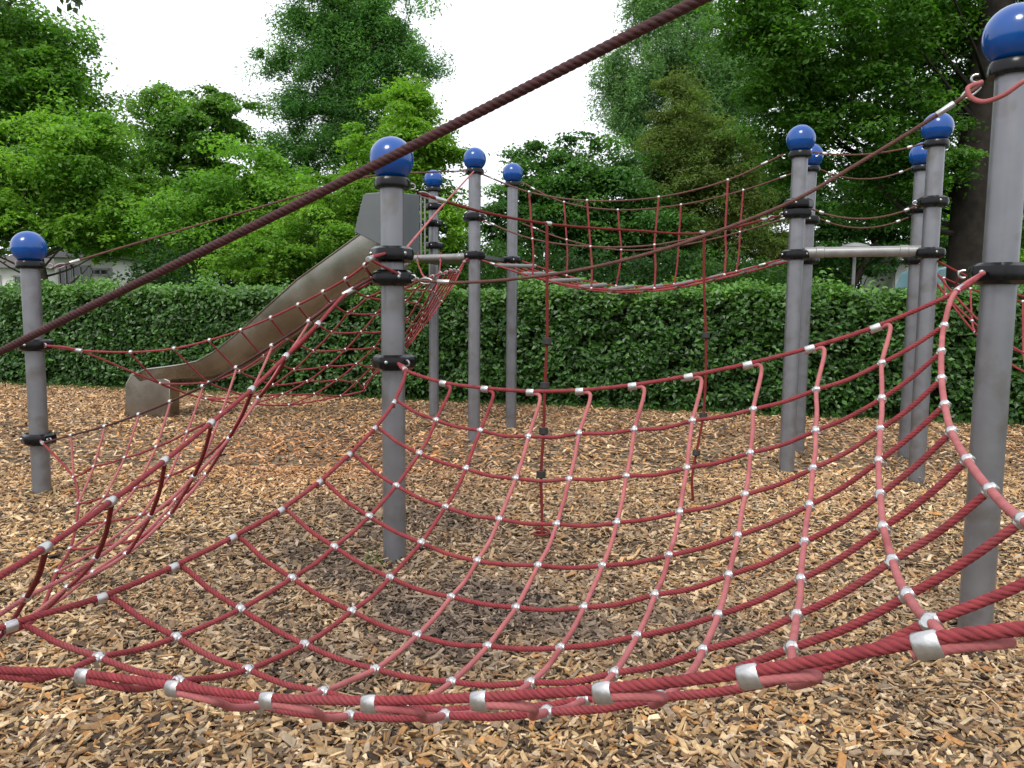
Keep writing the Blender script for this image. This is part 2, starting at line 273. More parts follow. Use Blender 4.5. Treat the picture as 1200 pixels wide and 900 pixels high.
post(P5,2.87,[2.42,2.34,1.98],'grey post with blue ball at the left end of the thick tube',[(2.84,ang(P5,P3)),(2.34,ang(P5,P3)),(2.84,ang(P5,P7))])
post(P6,2.93,[2.4,2.0],'grey post mostly hidden directly behind the left end post of the horizontal tube')
post(P7,2.90,[2.4,1.98],'grey post with blue ball at the right end of the thick horizontal tube',[(2.4,ang(P7,P5))])
post(P8,2.92,[2.5,2.0],'grey post half hidden behind the right end post of the horizontal tube')
post(P9,2.51,[1.655],'nearest and thickest grey post, at the right edge, its blue ball cut by the frame',[(2.46,ang(P9,P1)),(1.655,ang(P9,P1)),(1.655,ang(P9,PR)+1.2)])
post(PX,2.92,[2.06],'grey platform post hidden behind the near left post')
post(PL,2.1,[.78,1.25],'grey post outside the left of the photo holding the front net')
post(PR,2.4,[1.3,2.08],'grey post outside the right of the photo holding the front net')
post(PS,2.0,[1.1],'grey post outside the left of the photo holding the dark rope')
post(PE,2.9,[2.0],'grey post outside the right of the photo holding the small net')
post(PF,2.9,[2.0],'far grey post outside the right of the photo holding the small net')
# ------------------------------------------------------------------ main front net  (grid solved so every mesh cell is the same size)
NAv=V(NA).reshape(11,11,3)
def edgecurve(pts,a,b): return [a]+list(pts)+[b]
def toward(p,q,d): p=V(p,float);q=V(q,float);v=q-p;return p+v/np.linalg.norm(v)*d
def ringpt(P,z,t,r=.11): 
    d=V([t[0]-P[0],t[1]-P[1]]);d/=np.linalg.norm(d);return V([P[0]+d[0]*r,P[1]+d[1]*r,z])
net=thing('climbing_net','large sagging crimson rope net with silver ball clamps filling the foreground','climbing net',(.1,2.4,0),'climbing nets')
R_=.0095
cA=[ringpt(P1,1.185,NAv[0,0],.14),ringpt(P9,1.655,NAv[0,10],.14),ringpt(PR,1.3,NAv[10,10],.14),ringpt(PL,.78,NAv[10,0],.14)]
ed=[('top',[NAv[0,c] for c in range(11)],cA[0],cA[1]),('right',[NAv[r,10] for r in range(11)],cA[1],cA[2]),('front',[NAv[10,c] for c in range(10,-1,-1)],cA[2],cA[3]),('left',[NAv[r,0] for r in range(10,-1,-1)],cA[3],cA[0])]
for nm,pts,a,b in ed:
    pink= nm=='right'
    rr=.0094 if nm in('front',) else .0094
    rope('edge_rope',edgecurve(pts,a,b),rr,M_pink if pink else M_rope,net,2,amp=.07 if pink else .34,pitch=.056)
for k,(p,a) in enumerate(((NAv[0,0],cA[0]),(NAv[0,10],cA[1]),(NAv[10,10],cA[2]),(NAv[10,0],cA[3]))):
    m_=toward(p,a,.035); inst(FERC,'corner_clamp',m_,frame(a-V(p)) @ np.diag([.7,1,1]),net)
for r in range(1,10):   # cross ropes
    pts=[NAv[r,c] for c in range(11)]
    v=V(NAv[r-1,0])-NAv[r,0]; v/=np.linalg.norm(v)
    pts=[NAv[r,0]-v*.02+V([0,0,-.0135]),NAv[r,0]+v*.028+V([0,0,-.014])]+pts[1:]
    P=[]
    for i,p in enumerate(pts):
        P.append(p)
        if i>=1 and i<len(pts)-1:
            q=pts[i+1]; P.append((p+q)/2+V([0,0,-.006-.006*random.random()]))
    rope('cross_rope',P,.0086,M_rope,net,2)
for c in range(1,10):   # length ropes
    d0=NAv[0,c+1]-NAv[0,c]; d0/=np.linalg.norm(d0); d1=NAv[10,c+1]-NAv[10,c]; d1/=np.linalg.norm(d1)
    dn=NAv[1,c]-NAv[0,c]
    pts=[NAv[0,c]-d0*.02+V([0,0,-.016]),NAv[0,c]+d0*.03+V([0,0,-.014]),NAv[0,c]+d0*.052+dn*.16+V([0,0,.004])]+[NAv[r,c] for r in range(1,10)]
    up=NAv[10,c]+d1*.07; 
    pts+=[(NAv[9,c]*.55+up*.45)+V([0,0,-.022]),NAv[10,c]*.93+NAv[9,c]*.07+d1*.095+V([0,0,-.022]),NAv[10,c]+d1*.03+V([0,0,-.0155]),NAv[10,c]-d1*.018+V([0,0,-.0155])]
    P=[]
    for i,p in enumerate(pts):
        P.append(p)
        if 3<=i<11:
            q=pts[i+1]; P.append((p+q)/2+V([(random.random()-.5)*.008,0,-.003-.006*random.random()]))
    pk = c>=3
    rope('length_rope',P,.0086,M_pink if pk else M_rope,net,2,amp=.12 if pk else .34)
def nrm(r,c):
    a=NAv[r,min(10,c+1)]-NAv[r,max(0,c-1)]; b=NAv[min(10,r+1),c]-NAv[max(0,r-1),c]; return a/np.linalg.norm(a),b/np.linalg.norm(b)
for r in range(1,10):
    for c in range(1,11):
        a,b=nrm(r,c); F=frame(a,np.cross(a,b)*(1 if np.cross(a,b)[2]>0 else -1))
        F=F@V([[1,0,0],[0,math.cos(.5*math.sin(r*3+c)),-math.sin(.5*math.sin(r*3+c))],[0,math.sin(.5*math.sin(r*3+c)),math.cos(.5*math.sin(r*3+c))]])
        inst(BALL,'ball_clamp',NAv[r,c],F,net)
for c in range(1,10):
    inst(FERR,'ferrule',NAv[0,c]+V([0,0,-.0065]),frame(NAv[0,c+1]-NAv[0,c-1])@np.diag([1,.85,1.2]),net)
    inst(FERB,'ferrule',NAv[10,c]+V([0,0,-.0075]),frame(NAv[10,c+1]-NAv[10,c-1])@np.diag([1,.84,1.26]),net)
for r in range(1,10): inst(FERB,'ferrule',NAv[r,0]+V([0,0,-.006]),frame(NAv[r+1,0]-NAv[r-1,0])@np.diag([1,.8,1.12]),net)
# ------------------------------------------------------------------ triangular nets
def trinet(label,cat,ids,X,corners,anchors,Rr_,mats,q,MXm,big=(),thick=None,base=(0,0,0),rows_only=None):
    t=thing('climbing_net',label,cat,base,'climbing nets')
    X=V(X); P=lambda k:X[ids[k]]
    mr,mc,me,mt=mats
    R=max(k[0] for k in ids); 
    # top edge  (0,m), side edge (r,0), free edge (outermost of every row)
    top=[P((0,m)) for m in range(MXm[0]+1)]; side=[P((r,0)) for r in range(R+1)]; hyp=[P((r,MXm[r])) for r in range(R+1)]
    a0,a1,a2=anchors
    rope('edge_rope',[a0]+top+[a1],Rr_*1.08,mt,t,q); rope('edge_rope',[a0]+side+[a2],Rr_*(thick or 1.08),me,t,q); rope('edge_rope',[a1]+hyp[0:]+[a2],Rr_*1.08,mr,t,q)
    for r in range(1,R):
        pts=[P((r,0))+V([0,0,-.012]) ]+[P((r,m)) for m in range(1,MXm[r]+1)]
        if thick and len(pts)>1: rope('drop_rope',[pts[0],(pts[0]*.5+pts[1]*.5)+V([.008,0,0]),pts[1]],Rr_*1.1,M_deep,t,q); pts=pts[1:]
        if len(pts)>1: rope('cross_rope',sag(pts,.02),Rr_,mr,t,q)
    for m in range(1,MXm[0]):
        pts=[P((0,m))+V([0,0,-.01])]+[P((r,m)) for r in range(1,R+1) if (r,m) in ids]
        if len(pts)>1: rope('length_rope',sag(pts,.02),Rr_,mc,t,q)
    for k in ids:
        r,m=k
        if k in ((0,0),(R,0),(0,MXm[0])): continue
        if m==0 : inst(FERB if thick else FERR,'ferrule',P(k),frame(P((r+1,0))-P((r-1,0))),t)
        elif r==0: inst(BALLS,'ball_clamp',P(k),I3,t)
        else: inst(BALLS,'ball_clamp',P(k),I3*.9,t)
    for p,a in ((P((0,0)),a0),(P((0,MXm[0])),a1),(P((R,0)),a2)): inst(FERC,'corner_clamp',p,frame(V(a)-p),t)
    return t
def sag(pts,s):
    P=[]
    for i,p in enumerate(pts):
        P.append(p)
        if i<len(pts)-1: P.append((p+pts[i+1])/2-V([0,0,s*np.linalg.norm((pts[i+1]-p)[:2])]))
    return P
idc={};k=0
for r in range(10):
    for m in range(10-r): idc[(r,m)]=k;k+=1
XC=V(NC)
trinet('triangular crimson rope net hanging low between the leftmost post and near left post','climbing net',idc,XC,None,
  (ringpt(P1,1.66,XC[0]),ringpt(P0,.454,XC[9]),ringpt(PL,.9,XC[idc[(9,0)]])),.0075,(M_rope,M_pink,M_rope,M_dark),1,[9-r for r in range(10)],thick=1.25,base=(-2,3.6,0))
MX=[10,9,9,9,9,8,7,6,5,3,2,1,0]; idb={};k=0
for r in range(13):
    for m in range(MX[r]+1): idb[(r,m)]=k;k+=1
XB=V(NB)
# order of NB is by (r, m)
tb=trinet('deeply sagging crimson rope net in front of the slide, rising to the platform','climbing net',idb,XB,None,
  (ringpt(P1,1.79,XB[0]),ringpt(P0,1.185,XB[10]),V([-.47,8.36,2.0])),.0072,(M_rope,M_rope,M_rope,M_rope),0,MX,base=(-1.5,6,0))
# ------------------------------------------------------------------ single ropes
def single(name,label,cat,pts,r,m,q,ends=True,base=None,clamps=()):
    t=thing(name,label,cat,base if base is not None else (pts[0][0],pts[0][1],0),'support ropes between the posts')
    P=[V(p,float) for p in pts]
    rope('rope_strand',P,r,m,t,q)
    if ends:
        for a,b in ((P[0],P[1]),(P[-1],P[-2])):
            inst(FERC,'ferrule',toward(a,b,.16),frame(b-a)@np.diag([1,.9,.9]),t)
            g=G(); c=toward(a,b,.05);F=frame(b-a); th=[c+F@V([.04*math.cos(x),0,.015*math.sin(x)]) for x in np.linspace(0,2*math.pi,15)]; g.tube(th,.005,8,cap=False); g.build('thimble',M_bolt,t)
    for c in clamps: inst(FERR,'ferrule',c,frame(P[-1]-P[0]),t)
    return t
A_=at(100,362,1.9);B_=at(760,30,1.3)
d_=(B_-A_); pa=A_+d_*((PS[0]+.1-A_[0])/d_[0]); pb=A_+d_*((PR[0]-.06-A_[0])/d_[0])
mid=(A_+B_)/2-V([0,0,.004])
t=thing('tension_rope','thick dark twisted rope crossing the whole upper left foreground diagonally','rope',(-1,1.9,0),'support ropes between the posts')
rope('rope_strand',[pa,A_,mid,B_,pb],.0103,M_dark,t,2,step=.0028,n=24,lobes=4,pitch=.056,amp=.3)
q=[onplane(*p,P1,P5) for p in [(489,226),(560,247),(640,262),(740,270),(825,273),(908,254)]]
single('tension_rope','deep red rope overhead from which the two knotted ropes hang','rope',q,.009,M_deep,1,clamps=[onplane(643,262,P1,P5),onplane(823,272,P1,P5)])
q=[onplane(*p,P9,P1) for p in [(1152,98),(1090,140),(1000,195),(930,235),(800,285),(700,312),(620,325),(540,331),(490,329)]]
single('tension_rope','brown rope sloping from the right edge ball down to the near left post','rope',q,.009,M_tan,1)
q=[onplane(*p,P0,P3) for p in [(62,314),(200,273),(300,244),(430,207),(500,202),(549,200)]]
single('tension_rope','thin brown rope rising from the leftmost ball across the trees to the platform','rope',q,.008,M_tan,0)
q=[onplane(*p,P1,P3) for p in [(471,297),(515,245),(556,200)]]
single('tension_rope','short pale pink rope rising from the near left post to the next blue ball','rope',q,.008,M_pink,0,ends=False)
# loop of pink rope hanging at the right edge post
t=thing('rope_loop','pink rope loop hanging below the blue ball of the right edge post','rope',(P9[0],P9[1],0))
q=[at(1134,104,3.0),at(1138,114,2.98),at(1152,119,2.95),at(1175,112,2.9),at(1200,95,2.85),at(1230,80,2.85)]
rope('rope_strand',[at(1150,96,3.05)]+q,.009,M_pink,t,2,amp=.05)
# ------------------------------------------------------------------ knotted climbing ropes
def disc(c,F,par,s=1):
    g=G(); g.tube([c+F@V([x,0,0]) for x in(-.023*s,-.019*s,.019*s,.023*s)],[.026*s,.030*s,.030*s,.026*s],16); g.build('foot_disc',M_rubber,par)
def hang(label,A,px):
    pts=[]
    for (u,v,dz) in px:
        pts.append(at(u,v,dz))
    t=thing('knotted_rope',label,'climbing rope',(pts[-1][0],pts[-1][1],0),'knotted climbing ropes'); return t,pts
z1=float((onplane(640,262,P1,P5)-CP)@Fw); z2=float((onplane(825,273,P1,P5)-CP)@Fw)
t,p=hang('knotted red rope with black foot discs hanging to the ground left of centre',None,[(641,264,z1),(641,330,z1),(641,400,z1),(638.5,452,z1),(637,505,z1),(634,556,z1),(635,600,z1),(635,627,z1-.03)])
p[-1][2]=max(p[-1][2],.03)
rope('rope_strand',p,.0105,M_deep,t,1)
for k_ in (2,3,4,5): disc(p[k_],frame(p[k_]-p[k_-1]),t)
g=G(); c=p[-1].copy(); c[2]=.03; g.tube([c+V([.06*math.cos(a)*(1-a/30),.05*math.sin(a),.0+.004*a]) for a in np.linspace(0,9,30)],.009,8); g.build('frayed_end',mat('frayed_red_fibre',(.13,.016,.014),.9),t)
t,p=hang('shorter knotted dark red rope with black foot discs hanging right of centre, its end kinked',None,[(825,276,z2),(825,330,z2),(827,393,z2),(827,440,z2),(824,487,z2),(816,531,z2-.03),(811,560,z2-.04),(812,589,z2-.02)])
p[-1][2]=max(p[-1][2],.02)
rope('rope_strand',p,.0105,M_deep,t,1)
for k_ in (2,4,5): disc(p[k_],frame(p[k_]-p[k_-1]),t)
# ------------------------------------------------------------------ platform tubes, deck, rope bridge
def beam(label,a,b,r,nm='steel_beam'):
    t=thing(nm,label,'tube',((a[0]+b[0])/2,(a[1]+b[1])/2,0)); a=V(a);b=V(b)
    g=G(); g.tube([a,b],r,20); g.build('tube',M_tube,t)
    for u in (.14,.86):
        c=a+(b-a)*u; d=(b-a)/np.linalg.norm(b-a); g=G(); g.tube([c-d*.035,c-d*.03,c+d*.03,c+d*.035],[r,r*1.12,r*1.12,r],20); g.build('collar',M_tube,t)
    return t
d57=(P7-P5)/np.linalg.norm(P7-P5)
bt=beam('thick pale grey horizontal tube between two grey posts above the hedge',[*(P5+d57*.07),2.0],[*(P7-d57*.07),2.0],.045)
d3x=(PX-P3)/np.linalg.norm(PX-P3)
bm_=beam('grey tube at the platform edge with net ropes tied around it',[*(P3+d3x*.07),2.05],[*(PX-d3x*.07),2.05],.034)
# tie ropes of the sagging net on the platform tube (belong to the net)
for u,to in ((490,(475,328)),(517,(503,345)),(546,(534,333))):
    a=onplane(u,299,P3,PX); b=XB[idb[(4,0)]] if u==490 else (XB[idb[(7,1)]] if u==517 else XB[idb[(11,1)]])
    rope('tie_rope',[a+V([0,0,.03]),a+V([0,-.04,-.03]),(a+b)/2-V([0,0,.06]),b],.008,M_rope,tb,0)
    inst(FERR,'ferrule',a+V([0,-.05,-.06]),frame(b-a),tb)
t=thing('slide_platform','small grey standing platform between the slide entrance and the rope bridge','platform',(-.7,9.2,0))
c=(P3+P4+P2+PX)/4; qd=[c+(p-c)*.9 for p in (P3,P4,P2,PX)]
g=G(); v=[V([*p,z]) for z in (2.05,2.09) for p in qd]; g.add(v,[(0,1,2,3),(7,6,5,4),(0,4,5,1),(1,5,6,2),(2,6,7,3),(3,7,4,0)]); g.build('deck',M_panel,t,smooth=False)
# bridge
t=thing('rope_bridge','rope bridge with red rope sides and grey rungs strung between two post pairs','rope bridge',(1.3,8.2,0))
def bz(pts,A,B): return [onplane(x,y,A,B) for x,y in pts]
n_top=bz([(562,203),(620,225),(688,235),(772,231),(853,211),(918,181)],P3,P5); n_mid=bz([(562,257),(624,280),(692,289),(767,287),(850,270),(916,252)],P3,P5); n_bot=bz([(562,304),(624,324),(693,338),(767,338),(849,322),(916,304)],P3,P5)
f_top=bz([(612,213),(625,221),(661,237),(724,246),(798,240),(871,223),(938,200)],P4,P6); f_mid=bz([(612,262),(664,281),(728,293),(795,288),(867,272),(938,250)],P4,P6); f_bot=bz([(612,306),(664,323),(722,335),(790,333),(863,318),(938,300)],P4,P6)
f_top2=[f_top[0]]+f_top[2:]
for P,m_ in ((n_top,M_tan),(f_top,M_tan),(n_mid,M_tan),(f_mid,M_tan),(n_bot,M_rope),(f_bot,M_rope)):
    rope('bridge_rope',P,.0085,m_,t,0)
    for i in (0,-1):
        b=P[1] if i==0 else P[-2]; inst(FERC,'ferrule',toward(P[i],b,.17),frame(b-P[i])@np.diag([.8,.8,.8]),t)
for T,Mm,Bt in ((n_top,n_mid,n_bot),(f_top2,f_mid,f_bot)):
    for i in range(1,5):
        a,b,c2=T[i],Mm[i],Bt[i]
        rope('vertical_rope',[a,(a+b)/2,b,(b+c2)/2+V([.01,0,0]),c2],.0098,M_rope,t,0)
        for k in (a,b,c2): inst(BALLS,'clamp',k,I3,t)
for off in (.18,.42,.62,.82):  # extra floor ropes
    rope('floor_rope',[n*(1-off)+f*off-V([0,0,.03]) for n,f in zip(n_bot,f_bot)],.008,M_rope,t,0)
for i in range(0,10):
    u=i/2+.3; k=int(u); w=u-k
    if k>=5: break
    a=n_bot[k]*(1-w)+n_bot[k+1]*w; b=f_bot[k]*(1-w)+f_bot[k+1]*w
    g=G(); g.tube([a+(b-a)*.02+V([0,0,-.01]),b-(b-a)*.02+V([0,0,-.01])],.022,10); g.build('rung',M_rung,t)
# rope railings between the right hand post pairs
t=thing('rope_railing','brown rope railings above the thick horizontal tube','railing',(3.2,7,0))
for A,B,za,zb,dip in ((P5,P7,2.86,2.88,.05),(P6,P8,2.9,2.9,.1),(P5,P7,2.38,2.38,.1),(P6,P8,2.42,2.42,.1)):
    u=(B-A)/np.linalg.norm(B-A); a=V([*(A+u*.1),za]);b=V([*(B-u*.1),zb])
    pts=[a+(b-a)*w-V([0,0,dip*4*w*(1-w)]) for w in np.linspace(0,1,7)]
    rope('railing_rope',pts,.0075,M_tan,t,0)
    for i in (0,-1):
        bb=pts[1] if i==0 else pts[-2]; inst(FERR,'ferrule',toward(pts[i],bb,.1),frame(bb-pts[i]),t)
# small net on the far right
t=thing('climbing_net','small dark red rope net partly hidden behind the right edge post','climbing net',(4.3,5.9,0),'climbing nets')
nu,nv=11,5; Q=np.zeros((nu,nv,3))
for i in range(nu):
    for j in range(nv):
        u=i/(nu-1);w=j/(nv-1)
        a=P7*(1-w)+P8*w; b=PE*(1-w)+PF*w; xy=a*(1-u)+b*u; s=4*u*(1-u); e=4*w*(1-w)
        inn=xy+(V([4.2,6.2])-xy)*.12*s
        Q[i,j]=[inn[0],inn[1],1.95-s*(.38+.62*e)]
for j in range(nv): rope('length_rope',list(Q[:,j]),.009,M_deep if j in(0,nv-1) else M_rope,t,0)
for i in range(1,nu-1): rope('cross_rope',sag([Q[i,j] for j in range(nv)],.05),.0085,M_rope,t,0)
for i in range(1,nu-1):
    for j in range(nv): inst(BALLS,'ball_clamp',Q[i,j],I3,t)
# ------------------------------------------------------------------ slide
def sl(): 
    t=thing('slide','stainless steel slide descending to the left from the platform onto wood chips','slide',(-3.2,9.9,0))
    # near side wall: upper edge, crease, lower edge measured as (x along, z)
    A=V([-1.45,9.55]);B=V([-4.93,10.15]);L=np.linalg.norm(B-A);d=(B-A)/L;n=V([-d[1],d[0]]);n=n if n[1]<0 else -n  # n toward the camera
    def X(px,py):
        p=onplane(px,py,A,B); return (V(p[:2])-A)@d,p[2]
    top=[X(*p) for p in [(464,271),(440,264),(420,276),(384,302),(348,328),(310,362),(287,383),(268,399),(250,413),(232,423),(215,427),(195,430),(170,433),(157,440)]]
    bot=[X(*p) for p in [(464,325),(440,324),(420,330),(392,351),(354,381),(318,405),(290,426),(270,436),(250,444),(234,447),(219,449),(200,450),(178,450),(166,450)]]
    W=.52
    def at3(s,z,w): p=A+d*s-n*w; return V([p[0],p[1],z])
    vs=[];m=len(top); rows=7
    for i in range(m):
        (s0,z0),(s1,z1)=top[i],bot[i]
        cr_=.62
        sc_,zc=s0+(s1-s0)*cr_,z0+(z1-z0)*cr_
        for w in (0,W):
            sg=1 if w==0 else -1
            vs+=[at3(s0,z0,w-.03*sg),at3(s0,z0,w),at3(sc_,zc,w+.01*sg),at3(s1,z1,w+.09*sg)]
    def q(i,j): return i*8+j
    g=G(); f=[]
    for i in range(m-1):
        for j in (0,1,2): f.append((q(i,j),q(i+1,j),q(i+1,j+1),q(i,j+1)))
    v2=[vs[i*8+j] for i in range(m) for j in range(8)]
    g.add(v2,f); o=g.build('near_side_wall',M_steel,t)
    g=G(); g.add(v2,[(q(i,j),q(i+1,j),q(i+1,j+1),q(i,j+1)) for i in range(m-1) for j in (4,5,6)]); o2=g.build('far_side_wall',M_steel,t)
    g=G(); g.add(v2,[(q(i,3),q(i+1,3),q(i+1,7),q(i,7)) for i in range(m-1)]); o3=g.build('chute_floor',M_steel,t)
    for o_ in (o,o2,o3):
        s=o_.modifiers.new('s','SOLIDIFY'); s.thickness=.006; s.offset=0
    # rolled rim
    for w in (0,W):
        g=G(); g.tube([at3(s,z,w) for s,z in top],.013,8); g.build('rolled_rim',M_steel,t)
    # foot
    e=top[-1]; sN,zN=X(162,450)
    def gz(px,py): return X(px,py)
    s1=X(198,450)[0]; s0=X(163,450)[0]; z1=.46
    pts=[at3(s1,.47,.04),at3(s0,.47,.03),at3(X(157,441)[0],.60,0),at3(X(153,445)[0],.55,.0),at3(s0+.02,-.05,.03),at3(s1-.1,-.05,.05)]
    g=G(); 
    fp=[(s1,.5),(X(170,434)[0],top[-2][1]-.01),(X(153,444)[0],.585),(X(146,450)[0],.45),(X(144,484)[0],-.1),(s1+.02,-.1)]
    a=[at3(s,z,.02) for s,z in fp]; b=[at3(s,z,.24) for s,z in fp]; k=len(fp)
    g.add(a+b,[tuple(range(k)),tuple(range(2*k-1,k-1,-1))]+[(i,i+k,(i+1)%k+k,(i+1)%k) for i in range(k)]); g.build('foot_box',M_steel,t,bevel=.01)
    # shields at the entrance
    def plate(name,a,b,pz,th=.03):
        "vertical plate over ground line a-b; pz = outline as (fraction, z)"
        a=V(a);b=V(b);nn=V([-(b-a)[1],(b-a)[0]]);nn=nn/np.linalg.norm(nn)*th
        v=[V([*(a+(b-a)*u),z]) for u,z in pz]; w=[p+V([nn[0],nn[1],0]) for p in v];k=len(v)
        g=G(); g.add(v+w,[tuple(range(k)),tuple(range(2*k-1,k-1,-1))]+[(i,i+k,(i+1)%k+k,(i+1)%k) for i in range(k)]); return g.build(name,M_panel,t,smooth=False,bevel=.008)
    a=A+n*.02-d*.2; b=A+n*.02+d*.52
    def zz(py,xy): 
        lo,hi=0,6
        for _ in range(40):
            mm=(lo+hi)/2; r=V([xy[0],xy[1],mm])-CP; y=450-FOC*(r@UP)/(r@Fw)
            if y>py: lo=mm
            else: hi=mm
        return mm
    a=onplane(472,300,A+n*.03,B+n*.03)[:2]; b=onplane(416,272,A+n*.03,B+n*.03)[:2]
    plate('side_shield',a,b,[(0,zz(300,a)),(0,zz(224,a)),(.72,zz(226,a)),(.8,zz(228,a)),(1,zz(272,b))])
    a=onplane(468,300,PX,P2)[:2]; b=onplane(492,300,PX,P2)[:2]
    a=V([-1.36,9.25]); b=V([-1.12,9.75])
    a=at(470,300,9.35)[:2]; b=at(492,300,9.6)[:2]
    plate('back_shield',a,b,[(0,zz(298,a)),(0,zz(226,a)),(1,zz(228,b)),(1,zz(298,b))])
    for u in (493.5,498):
        p=at(u,300,9.5); g=G(); g.tube([V([p[0],p[1],zz(298,p)]),V([p[0],p[1],zz(228,p)])],.011,8); g.build('entrance_bar',M_rung,t)
sl()
# ------------------------------------------------------------------ ground
def hedge_y(x): return 12.35-.27*x
def groundmat():
    m=bpy.data.materials.new('chip_bed'); m.use_nodes=True; nt=m.node_tree;N=nt.nodes;L=nt.links;b=N['Principled BSDF']
    tc=N.new('ShaderNodeTexCoord'); mp=N.new('ShaderNodeMapping'); mp.inputs['Scale'].default_value=(1,1.5,1); L.new(tc.outputs['Object'],mp.inputs['Vector'])
    nz=N.new('ShaderNodeTexNoise'); nz.inputs['Scale'].default_value=9; nz.inputs['Detail'].default_value=3; L.new(mp.outputs[0],nz.inputs['Vector'])
    ad=N.new('ShaderNodeVectorMath'); ad.operation='MULTIPLY_ADD'; ad.inputs[1].default_value=(.12,.12,0); L.new(nz.outputs['Color'],ad.inputs[0]); L.new(mp.outputs[0],ad.inputs[2])
    v=N.new('ShaderNodeTexVoronoi'); v.inputs['Scale'].default_value=34; v.inputs['Randomness'].default_value=1; L.new(ad.outputs[0],v.inputs['Vector'])
    sp=N.new('ShaderNodeSeparateColor'); L.new(v.outputs['Color'],sp.inputs[0])
    cr_=N.new('ShaderNodeValToRGB'); e=cr_.color_ramp; cols=[(0,(.03,.022,.016)),(.18,(.10,.07,.045)),(.4,(.25,.17,.10)),(.62,(.36,.25,.15)),(.82,(.47,.35,.22)),(1,(.55,.45,.32))]
    e.elements[0].position=0;e.elements[0].color=(*cols[0][1],1);e.elements[1].position=1;e.elements[1].color=(*cols[-1][1],1)
    for p,c in cols[1:-1]: x=e.elements.new(p); x.color=(*c,1)
    L.new(sp.outputs[0],cr_.inputs[0])
    n2=N.new('ShaderNodeTexNoise'); n2.inputs['Scale'].default_value=.8; n2.inputs['Detail'].default_value=4; L.new(tc.outputs['Object'],n2.inputs['Vector'])
    r=N.new('ShaderNodeMapRange'); r.inputs[1].default_value=.35;r.inputs[2].default_value=.65;r.inputs[3].default_value=.4;r.inputs[4].default_value=.65; L.new(n2.outputs['Fac'],r.inputs[0])
    mx=N.new('ShaderNodeMix'); mx.data_type='RGBA'; mx.blend_type='MULTIPLY'; mx.inputs[0].default_value=1; L.new(cr_.outputs[0],mx.inputs[6]); L.new(r.outputs[0],mx.inputs[7]); L.new(mx.outputs[2],b.inputs['Base Color'])
    b.inputs['Roughness'].default_value=.9; b.inputs['Specular IOR Level'].default_value=.15
    bp=N.new('ShaderNodeBump'); bp.inputs['Strength'].default_value=1; bp.inputs['Distance'].default_value=.02; L.new(sp.outputs[1],bp.inputs['Height']); L.new(bp.outputs[0],b.inputs['Normal'])
    return m
M_grass=mat('grass_ground',(.045,.085,.02),.9,noise=.45,nscale=3,bump=.8,bscale=30,spec=.1)
M_bed=groundmat()
g=G(); g.add([(-400,-60,-.06),(400,-60,-.06),(400,700,-.06),(-400,700,-.06)],[(0,1,2,3)]); o=g.build('ground',M_grass,smooth=False); tag(o,kind='structure')
g=G(); g.add([(-16,-3,0),(14,-3,0),(14,hedge_y(14)-.5,0),(-16,hedge_y(-16)-.5,0)],[(0,1,2,3)]); o=g.build('wood_chip_ground',M_bed,smooth=False); tag(o,kind='structure')
